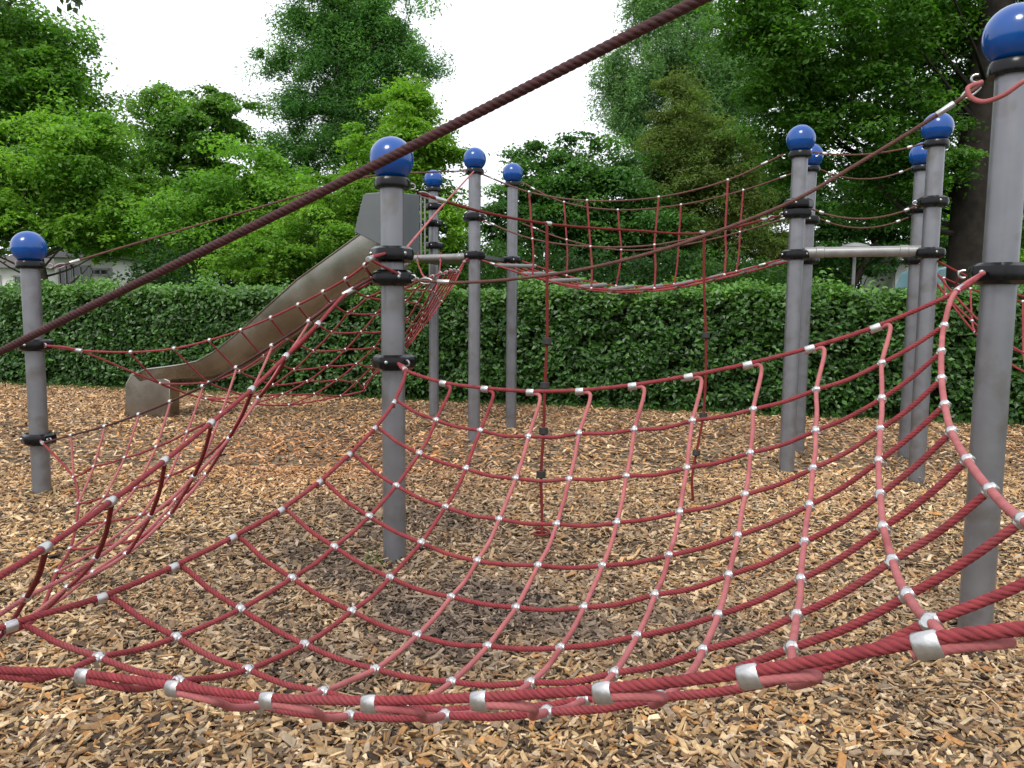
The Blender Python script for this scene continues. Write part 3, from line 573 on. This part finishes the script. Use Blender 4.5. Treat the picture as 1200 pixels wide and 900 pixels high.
# loose chips, real solid flakes
def dirt_field(x,y):
    return (np.sin(x*1.3+1.1)*np.cos(y*1.1-.4)+.6*np.sin(x*2.9-y*1.7+2)+.4*np.sin(x*5.1+y*4.3))/2
def chips(n,d0,d1,L0,L1,marg):
    r=np.sqrt(rng.uniform(d0*d0,d1*d1,n*3)); w=.80*r+marg
    x=rng.uniform(-1,1,n*3)*(.80*d1+marg); y=r
    k=(np.abs(x)<w)&(y<hedge_y(x)-.55); x,y=x[k][:n],y[k][:n]; n=len(x)
    Ln=rng.uniform(L0,L1,n)*np.clip(rng.lognormal(-.12,.42,n),.35,2.6)*.5; Wd=np.minimum(Ln*np.where(rng.random(n)<.45,rng.uniform(.10,.24,n),rng.uniform(.24,.6,n)),.013); T=rng.uniform(.0012,.0035,n)
    a=rng.uniform(0,2*np.pi,n); ti=rng.normal(0,.34,n); tj=rng.normal(0,.5,n)
    dx=np.stack([np.cos(a)*np.cos(ti),np.sin(a)*np.cos(ti),np.sin(ti)],1)
    up0=np.stack([np.zeros(n),np.zeros(n),np.ones(n)],1); dy=np.cross(up0,dx); dy/=np.linalg.norm(dy,axis=1)[:,None]; dz=np.cross(dx,dy)
    dy2=dy*np.cos(tj)[:,None]+dz*np.sin(tj)[:,None]; dz2=np.cross(dx,dy2)
    z=rng.uniform(.002,.022,n)
    for q_ in (P0,P1,P2,P3,P4,P5,P6,P7,P8,P9): z+=rng.uniform(.2,1,n)*.05*np.exp(-((x-q_[0])**2+(y-q_[1])**2)/.018)
    c=np.stack([x,y,z],1)
    cor=[]
    jit=rng.uniform(.55,1.1,(n,4))
    for s,(i,j) in enumerate(((-1,-1),(1,-1),(1,1),(-1,1))):
        cor.append(c+dx*(i*Ln*jit[:,s])[:,None]+dy2*(j*Wd*jit[:,(s+2)%4])[:,None])
    top=[p+dz2*T[:,None] for p in cor]; bot=[p-dz2*T[:,None] for p in cor]
    vs=np.stack(top+bot,1).reshape(-1,3)
    b=np.arange(n)[:,None,None]*8; f=V([(0,1,2,3),(0,4,5,1),(1,5,6,2),(2,6,7,3),(3,7,4,0)])[None]
    fs=(b+f).reshape(-1,4)
    pal=V([(.46,.32,.165),(.55,.41,.23),(.66,.53,.35),(.36,.23,.115),(.25,.165,.095),(.16,.115,.075),(.06,.042,.03),(.45,.24,.09),(.28,.22,.155),(.42,.35,.25)])
    pr=V([.17,.16,.09,.12,.10,.09,.08,.06,.07,.06]); ci=rng.choice(10,n,p=pr)
    cc=pal[ci]*rng.uniform(.8,1.25,(n,1))
    # weathered chips in patches, darkened further under the net as painted shade
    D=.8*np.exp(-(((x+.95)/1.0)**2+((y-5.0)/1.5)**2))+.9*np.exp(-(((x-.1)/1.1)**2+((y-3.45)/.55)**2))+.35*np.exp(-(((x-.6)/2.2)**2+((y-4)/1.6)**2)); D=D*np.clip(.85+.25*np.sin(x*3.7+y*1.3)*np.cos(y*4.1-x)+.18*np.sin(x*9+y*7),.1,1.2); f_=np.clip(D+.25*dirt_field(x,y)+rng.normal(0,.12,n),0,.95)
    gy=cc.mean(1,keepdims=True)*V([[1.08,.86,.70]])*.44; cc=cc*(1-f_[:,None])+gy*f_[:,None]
    O=np.exp(-(((x+1.9)/1.7)**2+((y-7.8)/1.5)**2))+.35*np.clip((y-5.5)/3,0,1); cc=cc*(1+O[:,None]*V([[.08,-.13,-.22]]))*V([[1.02,.97,.915]])
    col8=np.repeat(np.clip(cc,0,1),8,0)
    return vs,fs,col8
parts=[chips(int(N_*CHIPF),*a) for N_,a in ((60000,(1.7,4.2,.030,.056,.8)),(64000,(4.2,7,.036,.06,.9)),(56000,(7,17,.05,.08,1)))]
vs=[];fs=[];cs=[];k=0
for v,f,c in parts: vs.append(v);fs.append(f+k);cs.append(c);k+=len(v)
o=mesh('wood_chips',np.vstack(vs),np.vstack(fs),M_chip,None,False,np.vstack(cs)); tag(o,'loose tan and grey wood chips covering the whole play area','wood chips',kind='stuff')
# tufts of grass at some post feet and the hedge foot
def blades(name,spots,label):
    v=[];f=[];c=[]
    for (x,y,h) in spots:
        a=random.uniform(0,6.28);w=.004;lx,ly=random.gauss(0,.35)*h,random.gauss(0,.35)*h; k=len(v)
        v+=[(x-w*math.cos(a),y-w*math.sin(a),0),(x+w*math.cos(a),y+w*math.sin(a),0),(x+lx,y+ly,h)]; f.append((k,k+1,k+2))
        q=random.uniform(.6,1.3); c+=[(.05*q,.12*q,.02*q)]*3
    o=mesh(name,V(v),V(f),M_leaf,None,False,V(c)); tag(o,label,'grass',kind='stuff')
sp=[(P1[0]-.09+random.gauss(0,.03),P1[1]-.03+random.gauss(0,.04),random.uniform(.05,.13)) for _ in range(25)]
sp+=[(P0[0]+random.choice((-1,1))*.09+random.gauss(0,.02),P0[1]+random.gauss(0,.04),random.uniform(.03,.1)) for _ in range(40)]
for _ in range(int(9000)):
    x=random.uniform(-12,10); y=hedge_y(x)-.62+random.gauss(0,.10)-(.25*random.random() if x<-5 else 0)
    sp.append((x,y,random.uniform(.03,.11)))
blades('grass_tufts',sp,'short green grass along the foot of the hedge')
# ------------------------------------------------------------------ leaves
def leafquads(c,nrm_,size,cols,asp=.55):
    n=len(c); nn=nrm_/ (np.linalg.norm(nrm_,axis=1)[:,None]+1e-9)
    t=rng.normal(size=(n,3)); t-=nn*(t*nn).sum(1)[:,None]; t/=np.linalg.norm(t,axis=1)[:,None]+1e-9; b=np.cross(nn,t)
    s=size[:,None]
    bend=nn*s*.18
    vs=np.stack([c-t*s,c+b*s*asp+bend*.6,c+t*s-bend,c-b*s*asp+bend*.6],1).reshape(-1,3)
    return vs,(np.arange(n)[:,None]*4+np.arange(4)[None]),np.repeat(cols,4,0)
def colmix(n,a,b,var=.25,yel=.0):
    u=rng.random((n,1)); c=V(a)*(1-u)+V(b)*u; c=c*rng.uniform(1-var,1+var,(n,1)); return c
# ------------------------------------------------------------------ hedge
HX0,HX1,HH,HT=-13.5,11.5,1.72,.42
t=thing('beech_hedge','long clipped beech hedge running across the whole back of the playground','hedge',(0,12.35,0))
def hz(x): return HH+.035*np.sin(x*2.1)+.035*np.sin(x*5.7+1)+.03*np.sin(x*.7)+.02*np.sin(x*11.3)
g=G(); 
for i in range(60):
    x0=HX0+(HX1-HX0)*i/60+.05;x1=HX0+(HX1-HX0)*(i+1)/60
    if i==0: vsx=[]
xs=np.linspace(HX0+.1,HX1-.1,80); vv=[];ff=[]
for x in xs:
    y=hedge_y(x); h=hz(x)-.10; r=.08*math.sin(x*3)+.04
    for dy,z in ((-HT+.2,0),(-HT+.2,h*.5),(-HT+.2,h-.08),(-HT+.3,h-.02),(HT-.2,h),(HT-.1,h*.5),(HT-.1,0)): vv.append((x,y+dy,z))
for i in range(79):
    for j in range(6): ff.append((i*7+j,i*7+7+j,i*7+8+j,i*7+j+1))
mesh('branches',vv,ff,M_core,t,False)
n=int(78000*LEAFF); x=rng.uniform(HX0,HX1,n); z=rng.uniform(.02,1,n)**.9*hz(x); nk=2600; kx=rng.uniform(HX0,HX1,nk); kz=rng.uniform(.05,1.75,nk); kd=rng.uniform(-.02,.13,nk)
kk=rng.integers(0,nk,n); use=rng.random(n)<.72; x=np.where(use,kx[kk]+rng.normal(0,.085,n),x); z=np.where(use,np.clip(kz[kk]+rng.normal(0,.06,n)-.02,.02,1.8),z); dep=np.abs(rng.normal(0,.05,n)); bul=np.where(use,kd[kk],-.03)+.03*np.sin(x*2.3+z*3)
y=hedge_y(x)-HT-bul*.9+dep+.06*(z<.2)
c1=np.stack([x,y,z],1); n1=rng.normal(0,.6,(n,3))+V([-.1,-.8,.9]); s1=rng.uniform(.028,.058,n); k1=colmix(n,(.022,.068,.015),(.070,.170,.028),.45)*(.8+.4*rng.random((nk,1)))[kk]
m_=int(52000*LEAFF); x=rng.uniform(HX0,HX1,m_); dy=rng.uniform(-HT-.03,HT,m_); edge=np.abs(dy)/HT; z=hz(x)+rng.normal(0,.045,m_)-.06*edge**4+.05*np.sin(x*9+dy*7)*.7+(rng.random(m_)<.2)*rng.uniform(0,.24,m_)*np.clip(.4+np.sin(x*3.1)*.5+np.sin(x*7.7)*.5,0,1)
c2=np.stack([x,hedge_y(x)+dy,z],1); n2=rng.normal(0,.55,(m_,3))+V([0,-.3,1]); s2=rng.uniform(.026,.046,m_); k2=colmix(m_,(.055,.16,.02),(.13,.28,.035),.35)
u=np.clip((z-1.62)/.12,0,1)[:,None]
# fresh shoots on the upper face
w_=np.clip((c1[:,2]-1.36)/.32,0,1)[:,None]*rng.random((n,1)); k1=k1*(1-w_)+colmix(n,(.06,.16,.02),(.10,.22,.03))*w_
v1,f1,q1=leafquads(c1,n1,s1,k1,.62); v2,f2,q2=leafquads(c2,n2,s2,k2,.62)
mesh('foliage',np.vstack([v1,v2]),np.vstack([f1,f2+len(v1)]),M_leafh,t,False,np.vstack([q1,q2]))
# ------------------------------------------------------------------ trees
def wpos(px,py,d): 
    r=at(px,py,1)-CP; return CP+r*(d/r[1])
def tree(name,label,trunk_px,d,blobs,cols,nclump,nleaf,lsize,trunk_r=.2,clump=(.45,.9),flat=.6,droop=0,group=None,leaders=True,bark=None,trunktop=None,fill=.35,lean=0,asp=.55,zmin=1.0):
    """blobs: (px,py,rx,ry[,dd]) ellipses in photo pixels at distance d, given real size and depth"""
    nclump=int(nclump*1.5); nleaf=int(nleaf*LEAFF*1.25); lsize*=.9; clump=(clump[0]*.75,clump[1]*.9)
    bx=wpos(trunk_px,360,d)[0]; t=thing(name,label,'tree',(bx,d,0),group)
    E=[]
    for b in blobs:
        c=wpos(b[0],b[1],d+(b[4] if len(b)>4 else 0)); s=c[1]/FOC*1.0; E.append((c,V([b[2]*s,max(b[2],b[3])*s*.75,b[3]*s])))
    vol=V([e[1][0]*e[1][2] for e in E])**.9; pr=vol/vol.sum()
    ci=rng.choice(len(E),nclump,p=pr); C_=[];
    d_=rng.normal(size=(nclump,3)); d_/=np.linalg.norm(d_,axis=1)[:,None]
    rr=rng.uniform(0,1,nclump); rr=np.where(rr<fill,rng.uniform(.2,.8,nclump),rng.uniform(.75,1.02,nclump))
    cc=V([E[i][0] for i in ci])+V([E[i][1] for i in ci])*d_*rr[:,None]
    cr0=rng.uniform(clump[0],clump[1],nclump)
    # leaves
    li=rng.integers(0,nclump,nleaf); q=rng.normal(size=(nleaf,3)); q/=np.linalg.norm(q,axis=1)[:,None]; q[:,2]=np.where((q[:,2]<-.2)&(rng.random(nleaf)<.6),-q[:,2],q[:,2])
    ra=rng.random(nleaf)**.45
    ext=V([1,1,flat])*np.ones((nleaf,3))
    sh=rng.normal(0,.6,(nclump,3))*V([1,1,.5])
    P=cc[li]+q*ra[:,None]*cr0[li][:,None]*ext+sh[li]*(ra[:,None]**2)*cr0[li][:,None]
    P[:,2]-=droop*cr0[li]*rng.random(nleaf)**.7*2.2
    # thin outliers for a feathery outline
    o_=rng.random(nleaf)<.06; P[o_]+=rng.normal(0,.22,(o_.sum(),3))*cr0[li][o_][:,None]*1.6
    nn=rng.normal(0,.6,(nleaf,3))+q*.5+V([0,0,.9])
    base=colmix(nclump,cols[0],cols[1],.15)[li]*V([1.75,1.58,1.25] if name!='young_tree' and name!='oak_tree' else ([1.4,1.3,1.] if name=='young_tree' else [1.35,1.3,1.1]))*rng.uniform(.7,1.3,(nleaf,1))
    k=P[:,2]>zmin+.25*np.sin(P[:,0]*2.3)+.15*np.sin(P[:,0]*7)
    if name=='oak_tree': k&=~((np.abs(P[:,0]-bx)<.55)&(P[:,1]<d+.2))
    v,f,c=leafquads(P[k],nn[k],(rng.uniform(.6,1.25,nleaf)*lsize)[k],base[k],asp)
    mesh('foliage',v,f,M_leaf,t,False,c)
    # trunk and limbs
    B=V([bx,d,-.1]); tt=trunktop if trunktop else max(e[0][2]+e[1][2]*.5 for e in E)
    topc=max(E,key=lambda e:e[0][2]+e[1][2])[0]
    T=V([topc[0]+(0 if not lean else lean),topc[1],tt]); g=G(); pts=[B+(T-B)*u+V([math.sin(u*5+bx)*.02*tt*(u>0),math.cos(u*4)*.02*tt*(u>0)-.02*tt*(u>0),0]) for u in np.linspace(0,1,14)]
    g.tube(pts,[trunk_r*(1.35 if i==0 else 1)*(1-.82*(i/13)) for i in range(14)],12); g.build('trunk',bark or M_bark,t)
    g=G(); idx=rng.choice(nclump,min(nclump,26),replace=False)
    for i in idx:
        tgt=cc[i]; hz_=np.clip(tgt[2]-.35*np.linalg.norm(tgt[:2]-B[:2])-.3,1.2,tt*.96); u=min(1,max(0,(hz_-B[2])/(T[2]-B[2]))); s=B+(T-B)*u
        md=(s+tgt)/2+V([random.uniform(-.12,.12),random.uniform(-.1,.1),random.uniform(-.16,.02)*(1 if droop==0 else -1)])*np.linalg.norm(tgt-s); r0=min(.07,trunk_r*(1-.82*u)*.36)
        pp=cr([s,md,tgt],.5); g.tube(pp,np.linspace(r0,r0*.15,len(pp)),6)
    g.build('limbs',bark or M_bark,t)
    return t
TG='trees beyond the hedge'
gr=lambda a,b:(a,b)
tree('broadleaf_tree','tall rounded green tree at the far left edge, its dome highest in that corner',-10,30,[(-20,110,130,130),(55,180,75,110),(95,220,45,80),(-60,60,90,60),(20,90,60,60)],((.040,.110,.020),(.075,.175,.026)),200,75000,.11,.35,(.6,1.3),.75,group=TG,zmin=3.4)
tree('broadleaf_tree','bright green spreading tree low at the left, right above the leftmost blue ball',60,22,[(30,215,95,75),(120,225,50,80),(-30,240,60,60),(100,270,60,40)],((.058,.150,.022),(.11,.225,.03)),170,55000,.08,.16,(.4,.85),.6,group=TG,zmin=3.0)
tree('broadleaf_tree','airy green tree with a ragged flat top between the left dome and the tall conifer',215,27,[(195,155,45,48),(240,165,55,60),(270,150,34,40),(215,250,90,80),(160,215,30,40)],((.048,.125,.026),(.085,.185,.036)),160,46000,.085,.16,(.4,.9),.5,group=TG)
tree('broadleaf_tree','fresh green leafy tree directly behind the middle of the slide',300,20,[(300,250,75,75),(240,270,60,60),(350,280,60,50)],((.058,.155,.022),(.10,.22,.034)),110,34000,.07,.12,(.35,.75),.55,group=TG)
tree('conifer_tree','tall dark green conifer with hanging tiers of branches standing against the white sky',408,29,[(400,-70,50,60),(415,0,80,40),(430,60,80,40),(405,20,55,40),(420,50,60,40),(365,20,45,16),(470,35,45,16),(485,70,36,14),(345,65,40,14),(390,105,55,40),(455,105,45,22),(335,120,36,18),(340,165,36,22),(410,165,60,50),(475,135,36,18),(345,205,40,30),(400,230,70,30)],((.036,.110,.038),(.075,.180,.055)),400,125000,.085,.30,(.35,.85),.42,droop=.5,group=TG,bark=M_barkd,fill=.6,asp=.34)
tree('young_tree','light yellow green young tree rising behind the near left post and its ball',455,19,[(460,165,52,60),(500,185,42,60),(430,240,60,60),(400,290,70,45),(490,270,60,60),(475,130,30,28)],((.088,.20,.022),(.135,.275,.035)),150,52000,.062,.1,(.3,.6),.5,group=TG)
tree('young_tree','pale green bushy young tree low behind the lower part of the slide',330,18,[(330,310,70,40),(390,270,50,55)],((.075,.18,.023),(.12,.24,.036)),70,22000,.055,.09,(.3,.6),.5,group=TG)
tree('broadleaf_tree','loose dark leaved tree right of the sky gap behind the rope bridge',650,23,[(640,205,40,40),(690,215,55,60),(640,270,70,60),(720,270,70,70),(600,250,35,35),(770,290,60,50)],((.026,.085,.024),(.055,.14,.034)),170,52000,.075,.18,(.35,.85),.5,group=TG)
tree('weeping_birch','bluish green weeping birch with fine hanging twigs high above the rope bridge',800,32,[(790,60,75,70),(740,110,40,50),(850,90,60,70),(790,-20,60,50),(720,70,26,26),(900,60,60,80),(800,160,80,60)],((.062,.145,.072),(.11,.21,.105)),420,130000,.095,.16,(.35,.8),.5,droop=1.0,group=TG,asp=.28,fill=.6)
tree('conifer_tree','olive brown tinted bushy conifer behind the right half of the rope bridge',800,24,[(800,170,42,60),(810,240,80,70),(850,200,50,60),(870,280,60,50),(790,110,16,30)],((.055,.080,.022),(.080,.135,.040)),260,95000,.075,.14,(.35,.8),.45,droop=.25,group=TG,asp=.3,bark=M_barkd)
tree('broadleaf_tree','dark mid height tree behind the thick horizontal tube',960,27,[(930,240,80,60),(1010,250,70,60),(960,310,90,30),(1060,230,50,60),(1100,300,25,40)],((.016,.055,.014),(.032,.090,.020)),160,48000,.085,.2,(.4,.9),.5,group=TG)
tree('oak_tree','huge dark old tree with a black trunk, its boughs hanging over the right posts',1138,15.5,[(1000,30,110,70,-1),(900,40,60,50,-1.5),(1080,-20,120,60),(930,110,60,40,-1),(1010,140,90,50,-.5),(960,200,50,30,.5),(1070,190,60,40,-.5),(1180,-40,120,80),(1110,130,50,50,1),(1190,230,50,60,1.5),(1040,240,60,25,1),(1190,100,60,60,1),(1090,80,60,45,.5),(1020,100,60,40,.8),(940,150,50,40,0),(1110,20,50,50,1.2)],((.024,.078,.010),(.058,.150,.016)),430,120000,.056,.46,(.3,.75),.4,group=TG,bark=M_barkd,trunktop=15,fill=.3)
tree('broadleaf_tree','sunny yellow green tree seen in the gap between the black trunk and the posts',1120,40,[(1120,270,45,45),(1200,280,60,50),(1060,250,40,30)],((.10,.24,.02),(.16,.32,.04)),60,16000,.11,.2,(.6,1.2),.6,group=TG)
# far off wood closing the view
n=int(90000*LEAFF); x=rng.uniform(-75,75,n); yy=58+rng.uniform(0,8,n); top=7.5+2*np.sin(x*.21)+1.5*np.sin(x*.53+1)+np.sin(x*1.3); z=top*rng.random(n)**.8
k=~((x>-45)&(x<-27)&(z<2.9))
P=np.stack([x,yy,z],1)[k]; n_=len(P)
v,f,c=leafquads(P,rng.normal(0,.6,(n_,3))+V([0,-.3,.8]),rng.uniform(.18,.36,n_),colmix(n_,(.02,.06,.015),(.045,.11,.025),.3))
o=mesh('distant_wood',v,f,M_leaf,None,False,c); tag(o,'far mass of dark green woodland behind all the single trees','woodland',kind='stuff')
# hanging twig at the very top left
t=thing('leafy_twig','small dark leafy twig hanging into the sky at the top left corner','twig',tuple(at(70,-30,5)))
g=G(); p=[at(40,-60,5),at(60,-20,5),at(85,0,5),at(93,6,5)]; g.tube(cr(p,.1),.006,6); g.build('stem',M_barkd,t)
c_=V([at(85+random.gauss(0,9),1+random.gauss(0,6),5+random.gauss(0,.1)) for _ in range(26)]+[at(8+random.gauss(0,9),0+random.gauss(0,6),5) for _ in range(18)])
v,f,c=leafquads(c_,rng.normal(0,1,(len(c_),3)),rng.uniform(.02,.04,len(c_)),colmix(len(c_),(.02,.05,.012),(.03,.07,.015))); mesh('leaves',v,f,M_leaf,t,False,c)
# low shrubs right behind the hedge that close the view under the crowns
def shrub(label,px,d,w,h,cols,n):
    c=wpos(px,360,d); t=thing('shrub',label,'shrub',(c[0],d,0),'shrubs behind the hedge')
    n=int(n*LEAFF); q=rng.normal(size=(n,3)); q/=np.linalg.norm(q,axis=1)[:,None]; r=rng.random(n)**.3*(1+.18*np.sin(q[:,0]*7+px)*np.cos(q[:,2]*9)+.1*np.sin(q[:,0]*19))
    P=V([c[0],d,h*.45])+q*r[:,None]*V([w,w*.5,h*.58]); P=P[P[:,2]>.02]; v,f,cc=leafquads(P,rng.normal(0,.6,(len(P),3))+V([0,0,.8]),rng.uniform(.03,.065,len(P))*d/17,colmix(len(P),*cols,.35)); mesh('foliage',v,f,M_leaf,t,False,cc)
    g=G()
    for k in range(5): g.tube([V([c[0]+random.gauss(0,.05),d,-.05]),V([c[0]+random.uniform(-.5,.5)*w,d+random.uniform(-.2,.2)*w,h*.7])],[.03,.008],6)
    g.build('stems',M_bark,t)
dk=((.018,.055,.014),(.035,.095,.02)); md=((.035,.10,.018),(.06,.15,.025))
shrub('dark shrub behind the hedge left of the slide',250,19,2.2,3.0,dk,14000)
shrub('dark shrub behind the hedge, just right of the far white house',188,21,1.0,2.7,dk,7000)
shrub('dark shrub behind the hedge below the slide top',400,20,2.0,2.8,dk,12000)
shrub('green shrub behind the hedge between the slim distant post and the next one',545,19,1.8,3.2,md,12000)
shrub('dark shrub behind the hedge under the left end of the rope bridge',660,20,2.2,3.0,dk,13000)
shrub('dark shrub behind the hedge under the middle of the rope bridge',770,21,2.4,3.0,dk,13000)
shrub('green shrub behind the hedge under the right end of the rope bridge',880,20,2.0,2.8,md,12000)
# ------------------------------------------------------------------ buildings, container, cars, lamps beyond the hedge
M_wall=mat('white_render',(.72,.71,.68),.8,noise=.06,nscale=2); M_roofm=mat('dark_roof',(.07,.06,.055),.8,noise=.2,nscale=4)
M_glass=mat('window_glass',(.03,.035,.04),.08,spec=.8); M_cont=mat('white_ribbed_metal',(.66,.66,.64),.5,noise=.08,nscale=3)
M_win=mat('grey_frame',(.35,.35,.35),.5)
def house(label,px0,px1,d,h,wins):
    a=wpos(px0,360,d);b=wpos(px1,360,d); x0,x1=a[0],b[0]; t=thing('white_house',label,'house',((x0+x1)/2,d,0),'white houses beyond the hedge')
    dp=7; g=G(); g.box(((x0+x1)/2,d+dp/2,h/2-.1),(x1-x0,dp,h+.2)); g.build('wall',M_wall,t,smooth=False)
    g=G(); xm=(x0+x1)/2; v=[(x0-.4,d-.5,h),(x1+.4,d-.5,h),(x1+.4,d+dp+.5,h),(x0-.4,d+dp+.5,h),(x0-.4,d+dp/2,h+.9),(x1+.4,d+dp/2,h+.9)]
    g.add(v,[(0,1,5,4),(2,3,4,5),(0,4,3),(1,2,5),(0,3,2,1)]); g.build('roof',M_roofm,t,smooth=False)
    for (u,z,w,hh) in wins:
        x=x0+(x1-x0)*u; g=G()
        for sx,sz,dx,dz in ((0,hh/2,w,.08),(0,-hh/2,w,.08),(w/2,0,.08,hh+.08),(-w/2,0,.08,hh+.08),(0,0,.05,hh)): g.box((x+sx,d-.03,z+sz),(dx,.08,dz))
        f=g.build('window_frame',M_win,t,smooth=False); g=G(); g.box((x,d-.012,z),(w,.02,hh)); g.build('pane',M_glass,f,smooth=False)
house('long low white house glimpsed behind the leftmost grey post',-120,58,44,3.5,[(.15,2.5,1.2,1.1),(.35,2.5,1.2,1.1),(.62,2.5,1.2,1.1),(.84,2.5,1.0,1.1)])
house('white house with dark windows right of the leftmost grey post, above the hedge',66,134,34,3.5,[(.2,2.55,.6,1.3),(.45,2.4,.8,1.5),(.8,2.9,.8,.25),(.8,2.3,.8,.25)])
t=thing('storage_container','white ribbed metal container beyond the hedge under the thick horizontal tube','container',(wpos(1057,360,26)[0],26,0))
x0=wpos(1047,360,26)[0];x1=wpos(1069,360,26)[0]; g=G(); H_=3.15; n=26; v=[]
w=(x1-x0)
pts=[]
for i in range(n*4+1):
    u=i/(n*4); pts.append((x0+w*u,26-(.03 if (i%4) in(1,2) else 0)))
k=len(pts); v=[(x,y,0) for x,y in pts]+[(x,y,H_) for x,y in pts]; g.add(v,[(i,i+1,i+1+k,i+k) for i in range(k-1)]); g.box(((x0+x1)/2,27.3,H_/2),(w-.02,2.4,H_-.01)); g.build('ribbed_wall',M_cont,t,smooth=False)
g=G(); g.box(((x0+x1)/2,27.2,H_+.06),(w+.12,2.7,.1)); g.build('roof',M_win,t,smooth=False)
def lamp(label,px,py,d):
    p=wpos(px,py,d); t=thing('street_lamp',label,'street lamp',(p[0],d,0),'park lamps'); h=p[2]
    g=G(); g.tube([(p[0],d,-.1),(p[0],d,1),(p[0],d,h-.25)],[.07,.05,.045],12); g.build('pole',M_rung,t)
    g=G(); g.lathe([(.05,-.3),(.12,-.28),(.14,-.06),(.06,-.05)],20,(p[0],d,h)); g.build('glass_drum',mat('lamp_glass',(.6,.6,.58),.3),t)
    g=G(); g.lathe([(.42,-.06),(.43,-.04),(.3,.03),(.1,.08),(.02,.09)],28,(p[0],d,h)); g.build('lamp_hood',M_tube,t)
lamp('mushroom shaped park lamp just above the left half of the thick horizontal tube',1002,288,22)
lamp('smaller park lamp further away, right of the other one',1046,262,30)
def van(label,px,d,body,name='parked_van'):
    p=wpos(px,360,d); t=thing(name,label,'van',(p[0],d,0)); x=p[0]; L_,W_,Hh=4.8,1.9,2.6; s=[]
    prof=[(-L_/2,.4),(-L_/2,2.1),(-L_/2+.15,Hh-.08),(-L_/2+.5,Hh),(.7,Hh),(1.0,Hh-.12),(1.65,1.35),(2.25,1.12),(2.38,.85),(2.38,.4)]
    g=G(); k=len(prof); v=[(x+a,d,z) for a,z in prof]+[(x+a,d+W_,z) for a,z in prof]; g.add(v,[tuple(range(k)),tuple(range(2*k-1,k-1,-1))]+[(i,i+k,(i+1)%k+k,(i+1)%k) for i in range(k)]); g.build('body',body,t,smooth=False,bevel=.06)
    for a,b in ((-1.9,-.7),(-.6,.35),(.45,1.25)):
        tp=2.05 if b<1 else 1.95; g=G(); q=[(x+a,d-.02,1.4),(x+b,d-.02,1.4),(x+(b if b<1 else b-.28),d-.02,tp),(x+a,d-.02,tp)]; g.add(q+[(X_,Y_+.012,Z_) for X_,Y_,Z_ in q],[(0,1,2,3),(7,6,5,4),(0,4,5,1),(1,5,6,2),(2,6,7,3),(3,7,4,0)]); g.build('side_window',M_glass,t,smooth=False)
    for a in (-1.5,1.5):
        for yy_ in (d-.02,d+W_-.18):
            g=G(); g.tube([(x+a,yy_,.34),(x+a,yy_+.2,.34)],.34,20); w_=g.build('wheel',M_rubber,t); g=G(); g.tube([(x+a,yy_-.01,.34),(x+a,yy_+.21,.34)],.2,16); g.build('rim',M_alu,w_)
M_blue=mat('pale_blue_paint',(.22,.40,.46),.3,coat=.5); M_lb=mat('light_blue_grey_paint',(.45,.55,.62),.3,coat=.5)
van('pale turquoise blue van at the right, half hidden by the black trunk',1205,19,M_blue)
# ------------------------------------------------------------------ light
w=bpy.data.worlds.new('World'); sc.world=w; w.use_nodes=True; nt=w.node_tree; N=nt.nodes; L=nt.links; bg=N['Background']
sk=N.new('ShaderNodeTexSky'); sk.sky_type='NISHITA'; sk.sun_disc=False; sk.sun_elevation=rad(52); sk.sun_rotation=rad(205); sk.air_density=1.5; sk.dust_density=6; sk.ozone_density=1
mx=N.new('ShaderNodeMix'); mx.data_type='RGBA'; mx.inputs[0].default_value=.86; mx.inputs[7].default_value=(9.6,9.8,10.4,1); L.new(sk.outputs[0],mx.inputs[6]); L.new(mx.outputs[2],bg.inputs['Color']); bg.inputs['Strength'].default_value=.12
sl_=bpy.data.lights.new('sun','SUN'); sl_.energy=1.5; sl_.angle=rad(18); sl_.color=(1,.97,.92); so=bpy.data.objects.new('sun',sl_); col.objects.link(so)
az=rad(205); el=rad(52); dv=Vector((math.sin(az)*math.cos(el),math.cos(az)*math.cos(el),math.sin(el))); so.rotation_euler=dv.to_track_quat('Z','Y').to_euler()
so.location=(0,0,20)
vs_=sc.view_settings; vs_.view_transform='Standard'; vs_.look='None'; vs_.exposure=.38; vs_.gamma=1; vs_.use_curve_mapping=False
sc.cycles.max_bounces=6; sc.cycles.transmission_bounces=2; sc.cycles.use_denoising=True
sc.cycles.use_adaptive_sampling=True
